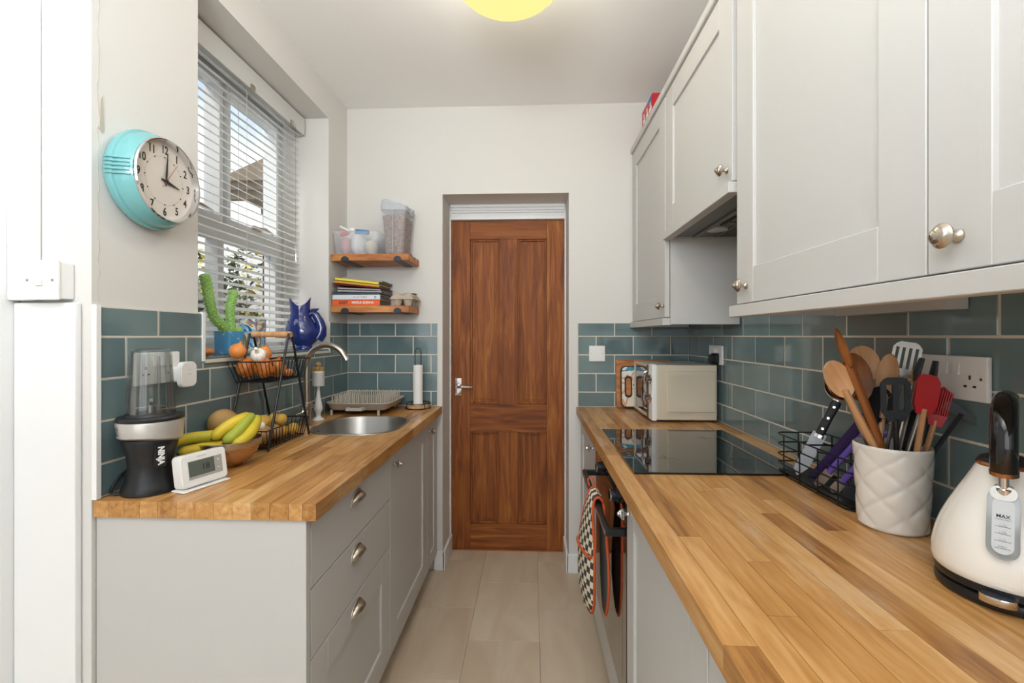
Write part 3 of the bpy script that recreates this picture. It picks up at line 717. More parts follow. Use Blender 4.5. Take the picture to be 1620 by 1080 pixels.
hd = thing('extractor_hood', 'grey built-in extractor hood above the hob', 'extractor', (.70, 1.575, 1.69))
b = MB(); b.box(.575, .835, 1.285, 1.865, 1.698, 1.715, bev=.003); b.box(.585, .825, 1.295, 1.855, 1.712, 1.719); obj('plate', b, 'hood', hd, world=True)
b = MB(); b.box(.64, .655, 1.30, 1.85, 1.690, 1.700, bev=.002); b.box(.725, .735, 1.30, 1.85, 1.692, 1.700, bev=.002); obj('rib', b, 'hood', hd, world=True)
for y in (1.42, 1.73):
    b = MB(); b.lathe([(.038, 1.698), (.036, 1.693), (.03, 1.692), (.0, 1.691)], (.69, y, 0), 24); obj('lamp_lens', b, 'hoodlens', hd, world=True)
b = MB(); b.box(.672, .708, 1.49, 1.66, 1.6935, 1.698); sw = obj('switch_panel', b, 'blackplastic', hd, world=True)
b = MB()
for k in range(3): b.box(.678, .702, 1.50+.05*k, 1.535+.05*k, 1.6905, 1.6936, bev=.001)
obj('slider', b, 'hood', sw, world=True)
b = MB(); b.box(.745, .83, 1.30, 1.85, 1.694, 1.698)
for k in range(22): b.box(.745, .83, 1.305+.0247*k, 1.312+.0247*k, 1.6915, 1.6945)
obj('filter_grille', b, 'hood', hd, world=True)
# red packet on the cabinet top
rp = thing('red_packet', 'red white and blue packet lying on top of far wall cabinet', 'packet', (.604, 2.29, 2.3055))
b = MB(); b.box(-.035, .035, -.10, .10, .0, .150, bev=.004); obj('packet', b, 'red', rp)
b = MB()
for k in range(3): b.box(-.0362, -.0352, -.09+.06*k, -.05+.06*k, .075, .095); b.box(-.0362, -.0352, -.075+.06*k, -.06+.06*k, .10, .12)
obj('print', b, 'whiteplastic', rp)
b = MB(); b.box(-.0364, -.0353, -.095, -.03, .122, .142); obj('print', b, 'blue', rp)

# ---------------------------------------------------------------- ceiling lamp
cl = thing('ceiling_lamp', 'glowing yellow opal glass ceiling lamp', 'lamp', (-.075, 1.42, ZC))
b = MB(); b.lathe([(.055, -.001), (.055, -.018), (.03, -.028), (.03, -.05)], n=32, cap0=True); obj('mount', b, 'lampmetal', cl)
b = MB(); rg = []
for i in range(17):
    a = -PI/2 + (PI*.86)*i/16; rg.append((.178*math.cos(a), -.135+.098*math.sin(a)))
b.lathe(rg, n=48); obj('glass_shade', b, 'lampglass', cl, sharp=80)
pl = bpy.data.lights.new('bulb', 'POINT'); pl.energy = 19; pl.color = (1, .98, .93); pl.shadow_soft_size = .035
po = bpy.data.objects.new('bulb', pl); C.objects.link(po); po.location = (-.075, 1.42, ZC-.14)
def smooth(pts, k=6):
    P = [Vector(p) for p in pts]; out = []
    for i in range(len(P)-1):
        a, c = P[i], P[i+1]; p0 = P[max(i-1, 0)]; p3 = P[min(i+2, len(P)-1)]
        for j in range(k):
            t_ = j/k; out.append(.5*((2*a)+(-p0+c)*t_+(2*p0-5*a+4*c-p3)*t_*t_+(-p0+3*a-3*c+p3)*t_**3))
    return out+[P[-1]]
# ================================================================ things on the walls
# clock
ck_ = thing('wall_clock', 'turquoise retro wall clock with chrome rim showing three o clock', 'clock', (XL, 1.172, 1.712))
b = MB(); b.lathe([(.112, .0005), (.121, .006), (.1265, .018), (.1275, .026), (.126, .031), (.1215, .0335), (.1205, .036), (.120, .046), (.1155, .058), (.109, .068), (.106, .072)], n=64, axis='X', cap0=True)
bd = obj('case', b, 'aqua', ck_)
for s in (-1, 1):
    for k in range(5):
        b = MB(); z = (k-2)*.0095; pts = []
        for i in range(6):
            q = [(.1295, .018), (.1288, .028), (.1235, .037), (.1215, .048), (.117, .058), (.112, .0655)][i]
            yy = math.sqrt(max(q[0]**2-z*z, 0)); pts.append((q[1], s*yy, z))
        b.tube(pts, .0028, 6); obj('rib', b, 'aqua', bd)
b = MB(); b.lathe([(.1075, .068), (.1085, .074), (.1065, .078), (.103, .077), (.1015, .068), (.100, .060)], n=64, axis='X'); obj('bezel', b, 'chrome', ck_)
b = MB(); b.lathe([(.1015, .060), (.0, .0602)], n=64, axis='X'); dl = obj('dial', b, 'dial', ck_)
def onclock(x, y, z, a=0):   # text plane facing +X
    m = Matrix(((0, 0, 1, x), (1, 0, 0, y), (0, 1, 0, z), (0, 0, 0, 1))); return MW[ck_.name] @ m @ Matrix.Rotation(a, 4, 'Z')
for h in range(1, 13):
    a = 2*PI*h/12; text('numeral', str(h), .030, onclock(.0606, .082*math.sin(a), .082*math.cos(a)), 'ink', dl, .0002, .0005, .78)
b = MB()
for k in range(60):
    a = 2*PI*k/60; r = .0022 if k % 5 == 0 else .0007
    b.cyl((.0602, .063*math.sin(a), .063*math.cos(a)), (.0607, .063*math.sin(a), .063*math.cos(a)), r, n=6)
obj('minute_dots', b, 'ink', dl)
def hand(name, ang, L_, w_, x, m_, tail=.014):
    b = MB(); d = Vector((0, math.sin(ang), math.cos(ang))); p = Vector((0, math.cos(ang), -math.sin(ang)))
    P = [d*-tail+p*w_*.5, d*(L_*.25)+p*w_, d*L_+p*w_*.2, d*L_-p*w_*.2, d*(L_*.25)-p*w_, d*-tail-p*w_*.5]
    b.rings([[(x, q.y, q.z) for q in P], [(x+.001, q.y, q.z) for q in P]]); obj(name, b, m_, ck_)
hand('hour_hand', math.radians(100), .048, .004, .063, 'ink'); hand('minute_hand', math.radians(4), .076, .0032, .0645, 'ink'); hand('second_hand', math.radians(34), .066, .0007, .066, 'redhand', .024)
b = MB(); b.lathe([(.005, .062), (.005, .068), (.001, .069)], n=16, axis='X'); obj('hub', b, 'ink', ck_)
b = MB(); b.lathe([(.1035, .0695), (.0, .0735)], n=48, axis='X'); obj('glass', b, 'pane_glass', ck_)

# plates and switches
def plate(name, label, cat, origin, xdir, ydir, w_, h_, th=.010, m_='whiteplastic'):
    """origin = centre on the wall, x right, y up, z out of the wall"""
    m = basis(origin, xdir, ydir); t_ = thing(name, label, cat, mtx=m)
    b = MB(); b.box(-w_/2, w_/2, -h_/2, h_/2, .0, th, bev=.003); obj('face_plate', b, m_, t_)
    return t_
def screws(t_, ps, z):
    b = MB()
    for x, y in ps: b.cyl((x, y, z-.001), (x, y, z+.0006), .0028, n=12); 
    obj('screw', b, 'nickel', t_)
def rocker(t_, x, y, z, w_=.013, h_=.024):
    b = MB(); b.prism([(-h_/2, 0), (h_/2, 0), (h_/2, .001), (-h_/2, .0045)], x-w_/2, x+w_/2, 'X')
    for v in b.bm.verts: v.co = Vector((v.co.x, v.co.y+y, v.co.z+z))
    return obj('rocker', b, 'whiteplastic', t_)
def holes(t_, x, y, z):
    b = MB(); b.box(x-.002, x+.002, y+.006, y+.014, z, z+.0004); b.box(x-.0125, x-.006, y-.009, y-.005, z, z+.0004); b.box(x+.006, x+.0125, y-.009, y-.005, z, z+.0004)
    return obj('socket_hole', b, 'ink', t_)
# light switch on its surface box at the near wall end
sw = thing('light_switch', 'white single light switch on a surface box at the near wall end', 'switch', (-1.122, 1.029, 1.427))
b = MB(); b.box(-.0385, .041, -.032, .0, -.042, .042, bev=.003); obj('back_box', b, 'whiteplastic', sw)
b = MB(); b.box(-.043, .043, -.040, -.032, -.045, .046, bev=.003); obj('face_plate', b, 'whiteplastic', sw)
b = MB(); b.prism([(-.0405, -.012), (-.0405, .012), (-.0415, .012), (-.045, -.012)], -.007, .007, 'X'); obj('rocker', b, 'whiteplastic', sw)
for x in (-.030, .030): b = MB(); b.cyl((x, -.0395, 0), (x, -.0408, 0), .003, n=12); obj('screw', b, 'nickel', sw)
# small switch on the back wall
s2 = plate('fused_switch', 'small white square switch plate on the teal tiles of the back wall', 'switch', (.353, YB-.0092, 1.203), (1, 0, 0), (0, 0, 1), .086, .086)
rocker(s2, 0, 0, .010, .014, .022); screws(s2, [(-.030, 0), (.030, 0)], .010)
# double socket on right wall
s3_ = plate('double_socket', 'white double socket on right wall tiles behind the utensil crock', 'socket', (XR-.0092, .948, 1.218), (0, -1, 0), (0, 0, 1), .146, .086)
for x in (-.044, .040): holes(s3_, x, -.008, .0102)
for x in (-.013, .013): rocker(s3_, x, .018, .010)
screws(s3_, [(-.062, .0), (.062, .0)], .010)
# socket with black plug in the corner
s4 = plate('single_socket', 'white socket on right wall tiles above the microwave', 'socket', (XR-.0092, 2.122, 1.213), (0, -1, 0), (0, 0, 1), .146, .086)
holes(s4, -.04, -.008, .0102); rocker(s4, -.013, .018, .010); rocker(s4, .013, .018, .010)
pg = thing('black_plug', 'black mains plug in the socket above the microwave', 'plug', mtx=basis((XR-.0196, 2.10, 1.198), (0, -1, 0), (0, 0, 1)))
b = MB(); b.prism(rrect(-.024, .024, -.027, .024, .012), 0, .018); b.prism(rrect(-.018, .018, -.021, .018, .010), .018, .032); obj('plug_body', b, 'blackplastic', pg)
b = MB(); b.tube(smooth([(0, -.022, .008), (0, -.034, .004), (-.004, -.052, -.003), (-.03, -.10, -.003), (-.10, -.17, -.003), (-.15, -.23, -.003)]), .0028, 8); obj('cable', b, 'blackplastic', pg)
# left wall: double socket behind the blender, smart plug control
s5 = plate('double_socket', 'white double socket on left wall tiles behind the blender cup', 'socket', (XL+.0092, 1.203, 1.212), (0, 1, 0), (0, 0, 1), .146, .086)
for x in (-.044, .040): holes(s5, x, -.008, .0102)
for x in (-.013, .013): rocker(s5, x, .018, .010)
s6 = thing('smart_plug', 'rounded white smart plug standing out of the left wall socket', 'plug', mtx=basis((XL+.0196, 1.262, 1.190), (0, 1, 0), (0, 0, 1)))
b = MB(); b.prism(rrect(-.022, .022, -.022, .022, .008), 0, .028); b.prism(rrect(-.030, .030, -.036, .036, .016), .026, .036); b.prism(rrect(-.028, .028, -.034, .034, .015), .036, .039); obj('plug_body', b, 'whiteplastic', s6)
b = MB(); b.box(-.008, .008, .0, .0012, .039, .0393); b.box(-.004, .004, .012, .013, .039, .0393); obj('print', b, 'greyprint', s6)

# ================================================================ shelves
def shelf(z, label):
    t_ = thing('wall_shelf', label, 'shelf', (-.835, 2.408, z))
    b = MB(); b.box(-1.036, -.630, 2.300, 2.512, z, z+.034, bev=.0015); obj('board', b, 'shelfwood', t_, world=True)
    for x in (-.962, -.688):
        b = MB(); w_ = .020
        b.box(x-w_, x+w_, 2.2965, 2.513, z-.0035, z-.0003)
        b.prism([(x-w_, z-.0035)] + [(x+w_*math.cos(PI-PI*i/10), z+.006+.017*math.sin(PI*i/10)) for i in range(11)] + [(x+w_, z-.0035)], 2.2962, 2.2995, 'Y')
        b.prism([(x-w_, z+.034)] + [(x+w_*math.cos(PI-PI*i/10), z+.055+w_*math.sin(PI*i/10)) for i in range(11)] + [(x+w_, z+.034)], 2.5122, 2.5148, 'Y')
        obj('bracket', b, 'slate', t_, world=True)
    return t_
shelf(1.686, 'upper wooden wall shelf on black brackets holding the plastic tub')
shelf(1.421, 'lower wooden wall shelf on black brackets holding the books')
ZS1, ZS2 = 1.7205, 1.4555
# open tub
tb = thing('plastic_tub', 'open frosted plastic tub of packets on the upper shelf', 'tub', (-.915, 2.405, ZS1))
b = MB(); 
def tray(b, x0, x1, y0, y1, z0, z1, fl, th, r):
    outer = [[(p[0], p[1], z) for p in rrect(x0-f, x1+f, y0-f, y1+f, r)] for f, z in ((0, z0), (fl, z1), (fl+.004, z1+.001), (fl+.004, z1+.003))]
    inner = [[(p[0], p[1], z) for p in rrect(x0-f+th, x1+f-th, y0-f+th, y1+f-th, r-.001)] for f, z in ((fl, z1+.003), (0, z0+th))]
    b.rings(outer+inner, True, True)
tray(b, -.112, .112, -.085, .085, 0, .118, .008, .002, .018); obj('tub', b, 'frosted_plastic', tb)
def blob(b, c, r, seed, n=14, m=9, amp=.18):
    R = random.Random(seed); o = len(b.bm.verts); b.ball(c, r, n, m); b.bm.verts.ensure_lookup_table()
    ph = [R.uniform(0, 6) for _ in range(6)]
    for v in list(b.bm.verts)[o:]:
        d = v.co-Vector(c); f_ = 1+amp*(math.sin(d.x*90+ph[0])+math.sin(d.y*80+ph[1])+math.sin(d.z*85+ph[2]))/3; v.co = Vector(c)+d*f_
for nm, lab, m_, c, r, sd in (('carrier_bag', 'crumpled white plastic bag filling middle of the tub', 'bag', (-.925, 2.40, 1.783), (.042, .060, .055), 1),
        ('bread_bag', 'beige wrapped packet at right inside the tub', 'cream', (-.858, 2.40, 1.770), (.032, .055, .045), 2), ('pink_packet', 'pinkish crumpled packet at left inside the tub', 'pinkpk', (-.990, 2.395, 1.775), (.028, .055, .048), 3)):
    if m_ == 'pinkpk': M['pinkpk'] = mat('pink_foil', '#c9929a', .4)
    t_ = MB(); blob(t_, (0, 0, 0), r, sd); o = obj(nm, t_, m_, label=lab, cat='packet'); o.location = c
pk = MB(); pk.box(-.035, .035, -.02, .02, -.012, .012, bev=.005); o = obj('blue_packet', pk, 'blue', label='small blue packet lying on top of the tub contents', cat='packet'); o.location = (-.905, 2.385, 1.852); o.rotation_euler = (.2, .06, .1)
pk = MB(); pk.box(-.022, .022, -.02, .02, -.010, .010, bev=.005); o = obj('small_red_packet', pk, 'red', label='small red packet poking above the left of the tub', cat='packet'); o.location = (-.995, 2.375, 1.842); o.rotation_euler = (.2, -.35, .1)
ws = MB(); ws.tube([(-.03, 0, .018), (0, 0, .004), (.03, .01, -.012)], [.006, .006, .005], 8); ws.ball((.035, 0, 0), (.02, .012, .012), 10, 6); o = obj('wooden_scoop', ws, 'whiteplastic', label='white handled scoop sticking out of the tub', cat='scoop'); o.location = (-.982, 2.355, 1.857)
# cereal dispenser
dp = thing('pet_food_dispenser', 'tall frosted dispenser half full of brown kibble on upper shelf', 'container', (-.715, 2.40, ZS1))
b = MB(); rings = []
for z, hx, hy in ((0, .046, .075), (.01, .050, .08), (.235, .066, .09)): rings.append([(p[0], p[1], z) for p in rrect(-hx, hx, -hy, hy, .022)])
for z, hx, hy in ((.235, .0645, .0885), (.01, .0485, .0785), (.004, .045, .074)): rings.append([(p[0], p[1], z) for p in rrect(-hx, hx, -hy, hy, .021)])
b.rings(rings); obj('body', b, 'frosted_plastic', dp)
b = MB(); rings = []
for z, hx, hy in ((.006, .044, .073), (.2, .060, .084), (.206, .05, .075)): rings.append([(p[0], p[1], z) for p in rrect(-hx, hx, -hy, hy, .02)])
b.rings(rings); obj('kibble', b, 'kibble', dp)['kind'] = 'stuff'
b = MB(); rings = []
for z, zt, hx, hy in ((.228, 0, .0685, .093), (.250, 0, .070, .094), (.262, 1, .068, .092), (.272, 1, .058, .084)):
    rings.append([(p[0]+(.004 if zt else 0), p[1], z+(.022*(-p[0]/.07) if zt else 0)) for p in rrect(-hx, hx, -hy, hy, .025)])
b.rings(rings); b.cyl((.055, 0, .245), (.078, 0, .232), .016, .018); obj('lid', b, 'frosted_lid', dp)
b = MB(); b.box(-.0015, .0015, -.0935, -.081, .01, .235); obj('seam', b, 'frosted_lid', dp)

# books (spines towards the room)
book_mat('b_orange', '#e8622a'); book_mat('b_white', '#d9dde2'); book_mat('b_slate', '#3b434c'); book_mat('b_silver', '#a9a7aa'); book_mat('b_red', '#7e1d24')
book_mat('b_black', '#191718'); book_mat('b_gold', '#c9982f'); book_mat('b_yellow', '#ead94e'); book_mat('b_grey', '#a89ea0')
def book(cov, x0, x1, y0, z0, h_, dep, label, tilt=0, title=None, tcol='whiteplastic', tsx=1, tx=0, yaw=0):
    t_ = thing('book', label, 'book', ((x0+x1)/2, y0+dep/2, z0), (0, tilt, yaw), 'cookbooks on the lower shelf'); w_ = (x1-x0)/2; c = .0014
    b = MB(); b.box(-w_, w_, -dep/2, dep/2, 0, c); b.box(-w_, w_, -dep/2, dep/2, h_-c, h_); b.box(-w_, w_, -dep/2, -dep/2+c, 0, h_, bev=.0005, seg=1); obj('cover', b, cov, t_)
    b = MB(); b.box(-w_+.003, w_-.003, -dep/2+c, dep/2-.003, c, h_-c); obj('pages', b, 'pages', t_)
    if title:
        for s_, x, col, sz in title:
            m = MW[t_.name] @ Matrix(((1, 0, 0, x), (0, 0, -1, -dep/2-.0004), (0, 1, 0, h_/2), (0, 0, 0, 1)))
            text('spine_lettering', s_, sz, m, col, t_, .0003, .0003, tsx)
    return t_
z = ZS2
book('b_orange', -1.030, -.782, 2.305, z, .030, .19, 'thick orange cookbook lettered EAST, bottom of the pile', title=[('EAST', -.066, 'ink', .021), ('MEERA SODHA', .035, 'whiteplastic', .017)]); z += .0303
book('b_white', -1.030, -.780, 2.303, z, .026, .19, 'white spined cookbook lying directly on the orange one', title=[('AT MY TABLE', .02, 'greyprint', .012), ('Q', .10, 'slate', .014)]); z += .0263
book('b_slate', -1.032, -.784, 2.304, z, .012, .20, 'thin dark slate paperback on top of the white cookbook'); z += .0123
book('b_silver', -1.004, -.774, 2.304, z, .009, .20, 'silver grey magazine just above the slate paperback', tilt=.03)
book('b_grey', -1.004, -.780, 2.306, z+.0125, .008, .20, 'pale pinkish grey magazine under the red book', tilt=.045)
book('b_red', -1.030, -.776, 2.306, z+.030, .006, .20, 'thin dark red book tilted in the pile beneath the gold one', tilt=.09)
book('b_gold', -1.026, -.785, 2.303, z+.0375, .0125, .19, 'mustard gold spined book tilted beneath the yellow one', tilt=.105)
book('b_yellow', -1.018, -.788, 2.303, z+.052, .012, .19, 'bright yellow spined book near top of the tilted pile', tilt=.11)
book('b_grey', -.985, -.778, 2.33, z+.0635, .008, .18, 'grey magazine lying topmost on the pile of books', tilt=.10)
# egg box
eb = thing('egg_box', 'grey cardboard egg box beside the books on lower shelf', 'egg box', (-.672, 2.405, ZS2))
b = MB()
for i in range(2):
    for j in range(3):
        c = (-.028+.056*i, -.062+.052*j, 0); b.lathe([(.014, 0), (.019, .004), (.026, .028), (.028, .034)], c, 14, cap0=True)
b.box(-.062, .062, -.094, .076, .032, .037, bev=.002); obj('base', b, 'card', eb)
b = MB(); b.prism([(-.058, .0375), (.058, .0375), (.050, .052), (-.050, .052)], -.088, .07, 'Y')
for i in range(2):
    for j in range(3): b.ball((-.028+.056*i, -.062+.052*j, .047), (.026, .027, .022), 14, 8)
obj('lid', b, 'card', eb)
b = MB(); b.box(-.01, .05, -.03, .05, .0685, .0695); obj('label', b, 'greyprint', eb)

# ================================================================ window sill
SZ = 1.2340
jg = thing('fish_jug', 'glossy cobalt blue fish shaped jug on the window sill', 'jug', (-1.108, 2.165, SZ), (0, 0, math.radians(20)))
def ell(cx, hx, hy, z, n=28, flare=None): return [(cx+hx*math.cos(2*PI*k/n), hy*math.sin(2*PI*k/n), z + (flare(2*PI*k/n) if flare else 0)) for k in range(n)]
b = MB(); b.rings([ell(0, .044, .040, 0), ell(0, .046, .042, .006), ell(0, .038, .034, .014), ell(0, .036, .033, .020), ell(-.002, .060, .050, .038), ell(-.004, .074, .057, .062), ell(-.006, .078, .058, .085),
      ell(-.010, .070, .054, .110), ell(-.014, .060, .048, .135), ell(-.016, .050, .042, .155), ell(-.016, .044, .036, .175), ell(-.017, .045, .034, .195), ell(-.018, .047, .031, .212, flare=lambda a: .018*math.cos(2*a)),
      ell(-.018, .050, .028, .232, flare=lambda a: .022*math.cos(2*a)), ell(-.018, .047, .025, .231, flare=lambda a: .022*math.cos(2*a)), ell(-.018, .036, .022, .200), ell(-.012, .04, .03, .12)], True, True)
obj('body', b, 'cobalt', jg, sharp=70)
b = MB(); b.tube([(.020, 0, .165), (.034, 0, .178), (.052, 0, .168), (.068, 0, .140), (.078, 0, .105), (.076, 0, .075), (.060, 0, .050)], [.016, .017, .019, .021, .024, .027, .028], 12); obj('tail_handle', b, 'cobalt', jg)
b = MB(); b.rings([[(.030, -.014, .172), (.05, -.014, .172), (.05, .014, .172), (.030, .014, .172)], [(.032, -.02, .196), (.070, -.018, .200), (.070, .018, .200), (.032, .02, .196)], [(.040, -.012, .190), (.060, -.012, .194), (.060, .012, .194), (.040, .012, .190)]]); obj('tail_fin', b, 'cobalt', jg)
b = MB()
for s in (1,): b.rings([[(-.02+.018*math.cos(t), s*(.043+.003*q), .105+.035*math.sin(t)-.02*math.cos(t)) for t in [2*PI*i/14 for i in range(14)]] for q in (0, 1, 2)])
obj('fin', b, 'cobalt', jg)
b = MB(); b.rings([[(-.02+.018*math.cos(t), -(.043+.003*q), .105+.035*math.sin(t)-.02*math.cos(t)) for t in [2*PI*i/14 for i in range(14)]] for q in (0, 1, 2)]); obj('fin', b, 'cobalt', jg)
for s in (-1, 1): b = MB(); b.ball((-.038, s*.030, .165), .007, 10, 6); obj('eye', b, 'cobalt', jg)
# cactus in blue pot
pt = thing('cactus_pot', 'square blue painted pot with a two armed cactus on the sill', 'potted cactus', (-1.112, 1.625, SZ), (0, 0, math.radians(-12)))
b = MB(); o4 = rrect(-.036, .036, -.034, .034, .005, 3); i4 = rrect(-.031, .031, -.029, .029, .004, 3)
b.rings([[(p[0]*.95, p[1]*.95, 0) for p in o4], [(p[0], p[1], .083) for p in o4], [(p[0], p[1], .083) for p in i4], [(p[0], p[1], .072) for p in i4]]); obj('pot', b, 'pot_blue', pt)
b = MB(); b.prism(i4, .06, .074); obj('soil', b, mat('soil', '#3c2c20', .95), pt)
def cactus_arm(pts, r):
    b = MB(); P = [Vector(p) for p in pts]; fine = []
    for i in range(len(P)-1):
        a, c = P[i], P[i+1]; p0 = P[max(i-1, 0)]; p3 = P[min(i+2, len(P)-1)]
        for k in range(6):
            t_ = k/6; fine.append(.5*((2*a)+(-p0+c)*t_+(2*p0-5*a+4*c-p3)*t_*t_+(-p0+3*a-3*c+p3)*t_**3))
    fine.append(P[-1]); rr = [r*(1+(.07 if i % 2 else -.05)) for i in range(len(fine))]; rr[-1] = r*.45; rr[-2] = r*.85
    b.tube(fine, rr, 10)
    R = random.Random(5)
    for i in range(1, len(fine)-1):
        d = (fine[i+1]-fine[i-1]).normalized(); u = d.orthogonal().normalized(); v = d.cross(u)
        for k in range(7):
            a = 2*PI*(k+.5*(i % 2))/7; n_ = u*math.cos(a)+v*math.sin(a); q = fine[i]+n_*rr[i]*.9
            b.tube([q-n_*.002, q+n_*r*.28+d*r*.12], [r*.34, r*.08], 5)
    return obj('cactus_arm', b, 'cactus', pt, world=True)
q = MW[pt.name].translation
cactus_arm([(q.x+.0, q.y+.0, 1.30), (-1.11, 1.585, 1.335), (-1.112, 1.545, 1.365), (-1.105, 1.512, 1.42), (-1.105, 1.50, 1.47), (-1.105, 1.487, 1.507)], .0155)
cactus_arm([(q.x, q.y+.01, 1.30), (-1.112, 1.632, 1.355), (-1.112, 1.628, 1.40), (-1.112, 1.640, 1.435), (-1.112, 1.650, 1.470)], .0145)
b = MB(); b.ball((q.x+.01, q.y+.035, 1.315), (.014, .016, .02), 10, 7); b.ball((q.x, q.y+.025, 1.318), (.01, .01, .018), 10, 7); obj('offset_bud', b, 'cactus', pt, world=True)
vz = thing('painted_ceramic_box', 'tall square ceramic vase with multicoloured swirls beside the cactus', 'vase', (-1.115, 1.772, SZ), (0, 0, math.radians(8)))
b = MB(); o4 = rrect(-.030, .030, -.052, .052, .008, 3); i4 = rrect(-.025, .025, -.047, .047, .006, 3)
b.rings([[(p[0], p[1], 0) for p in o4], [(p[0], p[1], .132) for p in o4], [(p[0], p[1], .132) for p in i4], [(p[0], p[1], .01) for p in i4]]); obj('vase_body', b, 'swirl_ceramic', vz)
o = MB(); blob(o, (0, 0, 0), (.020, .030, .012), 8); o = obj('orange_stone', o, 'onionp', label='small orange stone lying on near end of the sill', cat='stone'); o.location = (-1.09, 1.47, SZ+.012)
o = MB(); blob(o, (0, 0, 0), (.016, .018, .011), 9); o = obj('white_shell', o, 'garlic', label='small white shell beside the orange stone on the sill', cat='shell'); o.location = (-1.125, 1.43, SZ+.011)

# ================================================================ left worktop things
W0 = WZ+.0004
bn = thing('personal_blender', 'black and silver personal blender with upturned clear cup, near end of left worktop', 'blender', (-.962, 1.108, W0), (0, 0, math.radians(38)))
b = MB(); b.lathe([(.050, .0), (.060, .001), (.0605, .010), (.056, .020), (.048, .045), (.0465, .070), (.050, .095), (.056, .115), (.0585, .130), (.058, .135)], n=48, cap0=True, cap1=True); obj('motor_base', b, 'blackplastic', bn)
n_ = 48; b = MB()
def slant(r, z, s): return [(r*math.cos(2*PI*k/n_), r*math.sin(2*PI*k/n_), z + s*math.cos(2*PI*k/n_+2.2)) for k in range(n_)]
b.rings([slant(.0585, .128, .010), slant(.066, .133, .010), slant(.070, .175, 0), slant(.0685, .179, 0)]); obj('silver_collar', b, mat('silver_plastic', '#c6c2bc', .32, .5), bn)
b = MB(); b.lathe([(.069, .179), (.0695, .186), (.066, .190), (.055, .191), (.052, .196), (.0, .196)], n=48); obj('top_ring', b, 'blackplastic', bn)
b = MB(); b.lathe([(.050, .190), (.051, .205), (.0485, .25), (.0435, .33), (.0415, .352), (.036, .357), (.0, .358), (.0, .355), (.034, .354), (.0395, .350), (.0465, .25), (.048, .197)], n=40)
for k in range(4):
    a = PI/2*k+.4; b.tube([(.049*math.cos(a), .049*math.sin(a), .205), (.0425*math.cos(a), .0425*math.sin(a), .34)], .0035, 6)
obj('cup', b, 'clear_plastic', bn)
b = MB(); b.cyl((0, 0, .196), (0, 0, .215), .008)
for k in range(4):
    a = PI/2*k; b.prism([(0, -.005), (.028, -.002), (.03, .004), (0, .006)], 0, .0015)
    for v in list(b.bm.verts)[-8:]: x, y, z = v.co; v.co = (x*math.cos(a)-y*math.sin(a), x*math.sin(a)+y*math.cos(a), z+.212+abs(x)*(.5 if k % 2 else -.1))
obj('blade', b, 'steel', bn)
a_ = 0
def cylface(r, ang, z, tilt=0):
    """frame on a vertical cylinder face in blender's local space"""
    n = Vector((math.cos(ang), math.sin(ang), 0)); x = Vector((-math.sin(ang), math.cos(ang), 0)); m = Matrix((x, Vector((0, 0, 1)), n)).transposed().to_4x4(); m.translation = n*r+Vector((0, 0, z)); return MW[bn.name] @ m
ang = math.radians(-68)
mm = MW[bn.name].inverted() @ cylface(.0505, ang, .098)
b = MB(); b.T = mm; b.box(-.013, .013, -.030, .026, 0, .0085, bev=.002); bdg = obj('badge', b, 'blackplastic', bn)
text('lettering', 'NINJA', .018, cylface(.0593, ang, .096) @ Matrix.Rotation(-PI/2, 4, 'Z'), 'whiteplastic', bn, .0003, .0008, .9)
ang2 = math.radians(-160)
b = MB(); b.T = MW[bn.name].inverted() @ cylface(.0688, ang2, .160)
for i, w_ in enumerate((.004, .013, .011, .006, .013, .012)): b.box(-w_, w_, .010-.0042*i, .0115-.0042*i, 0, .0006)
obj('printed_label', b, 'slate', bn)
b = MB(); L_ = [(.0, .055, .03), (-.01, .075, .025), (-.02, .085, .05), (-.055, .078, .052), (-.075, .05, .02), (-.06, .03, .004), (-.03, .055, .004)]
b.tube(smooth([(-.93, 1.165, .935), (-.965, 1.175, .95), (-1.018, 1.15, .965), (-1.027, 1.10, .955), (-1.026, 1.065, .925), (-1.010, 1.063, .915), (-.985, 1.085, .915)]), .0032, 8); obj('power_cord', b, 'blackplastic', bn, world=True)
# thermostat
m = basis((-.855, 1.150, W0), Vector((.036, .12, 0)), (0, 0, 1))   # x along its width, y up, z = outward normal
th = thing('room_thermostat', 'white freestanding room thermostat with grey display, front of the blender', 'thermostat', mtx=m)
lean = Matrix.Rotation(math.radians(-9), 4, 'X')
b = MB(); b.box(-.066, .060, 0, .004, -.026, .020, bev=.0015); obj('stand', b, 'whiteplastic', th)
b = MB(); b.T = lean; b.prism(rrect(-.062, .062, .006, .088, .011), -.017, .008); b.prism(rrect(-.059, .059, .009, .085, .010), .008, .0105); obj('body', b, 'whiteplastic', th, sharp=50)
b = MB(); b.T = lean; b.box(-.043, .048, .024, .070, .0103, .0112, bev=.0004, seg=1); obj('bezel', b, 'greyprint', th)
b = MB(); b.T = lean; b.box(-.042, .026, .031, .069, .0111, .0116); obj('display', b, 'lcd', th)
text('digits', '18', .022, m @ lean @ Matrix.Translation((.002, .049, .0117)), 'ink', th, .0001, .0002)
text('lettering', 'Honeywell', .0055, m @ lean @ Matrix.Translation((-.006, .0785, .0106)), 'greyprint', th, .0001)
b = MB(); b.T = lean; b.box(.034, .040, .058, .0595, .0111, .0115); b.box(.0362, .0378, .0557, .0617, .0111, .0115); b.box(.034, .040, .038, .0395, .0111, .0115); obj('button_mark', b, 'whiteplastic', th)
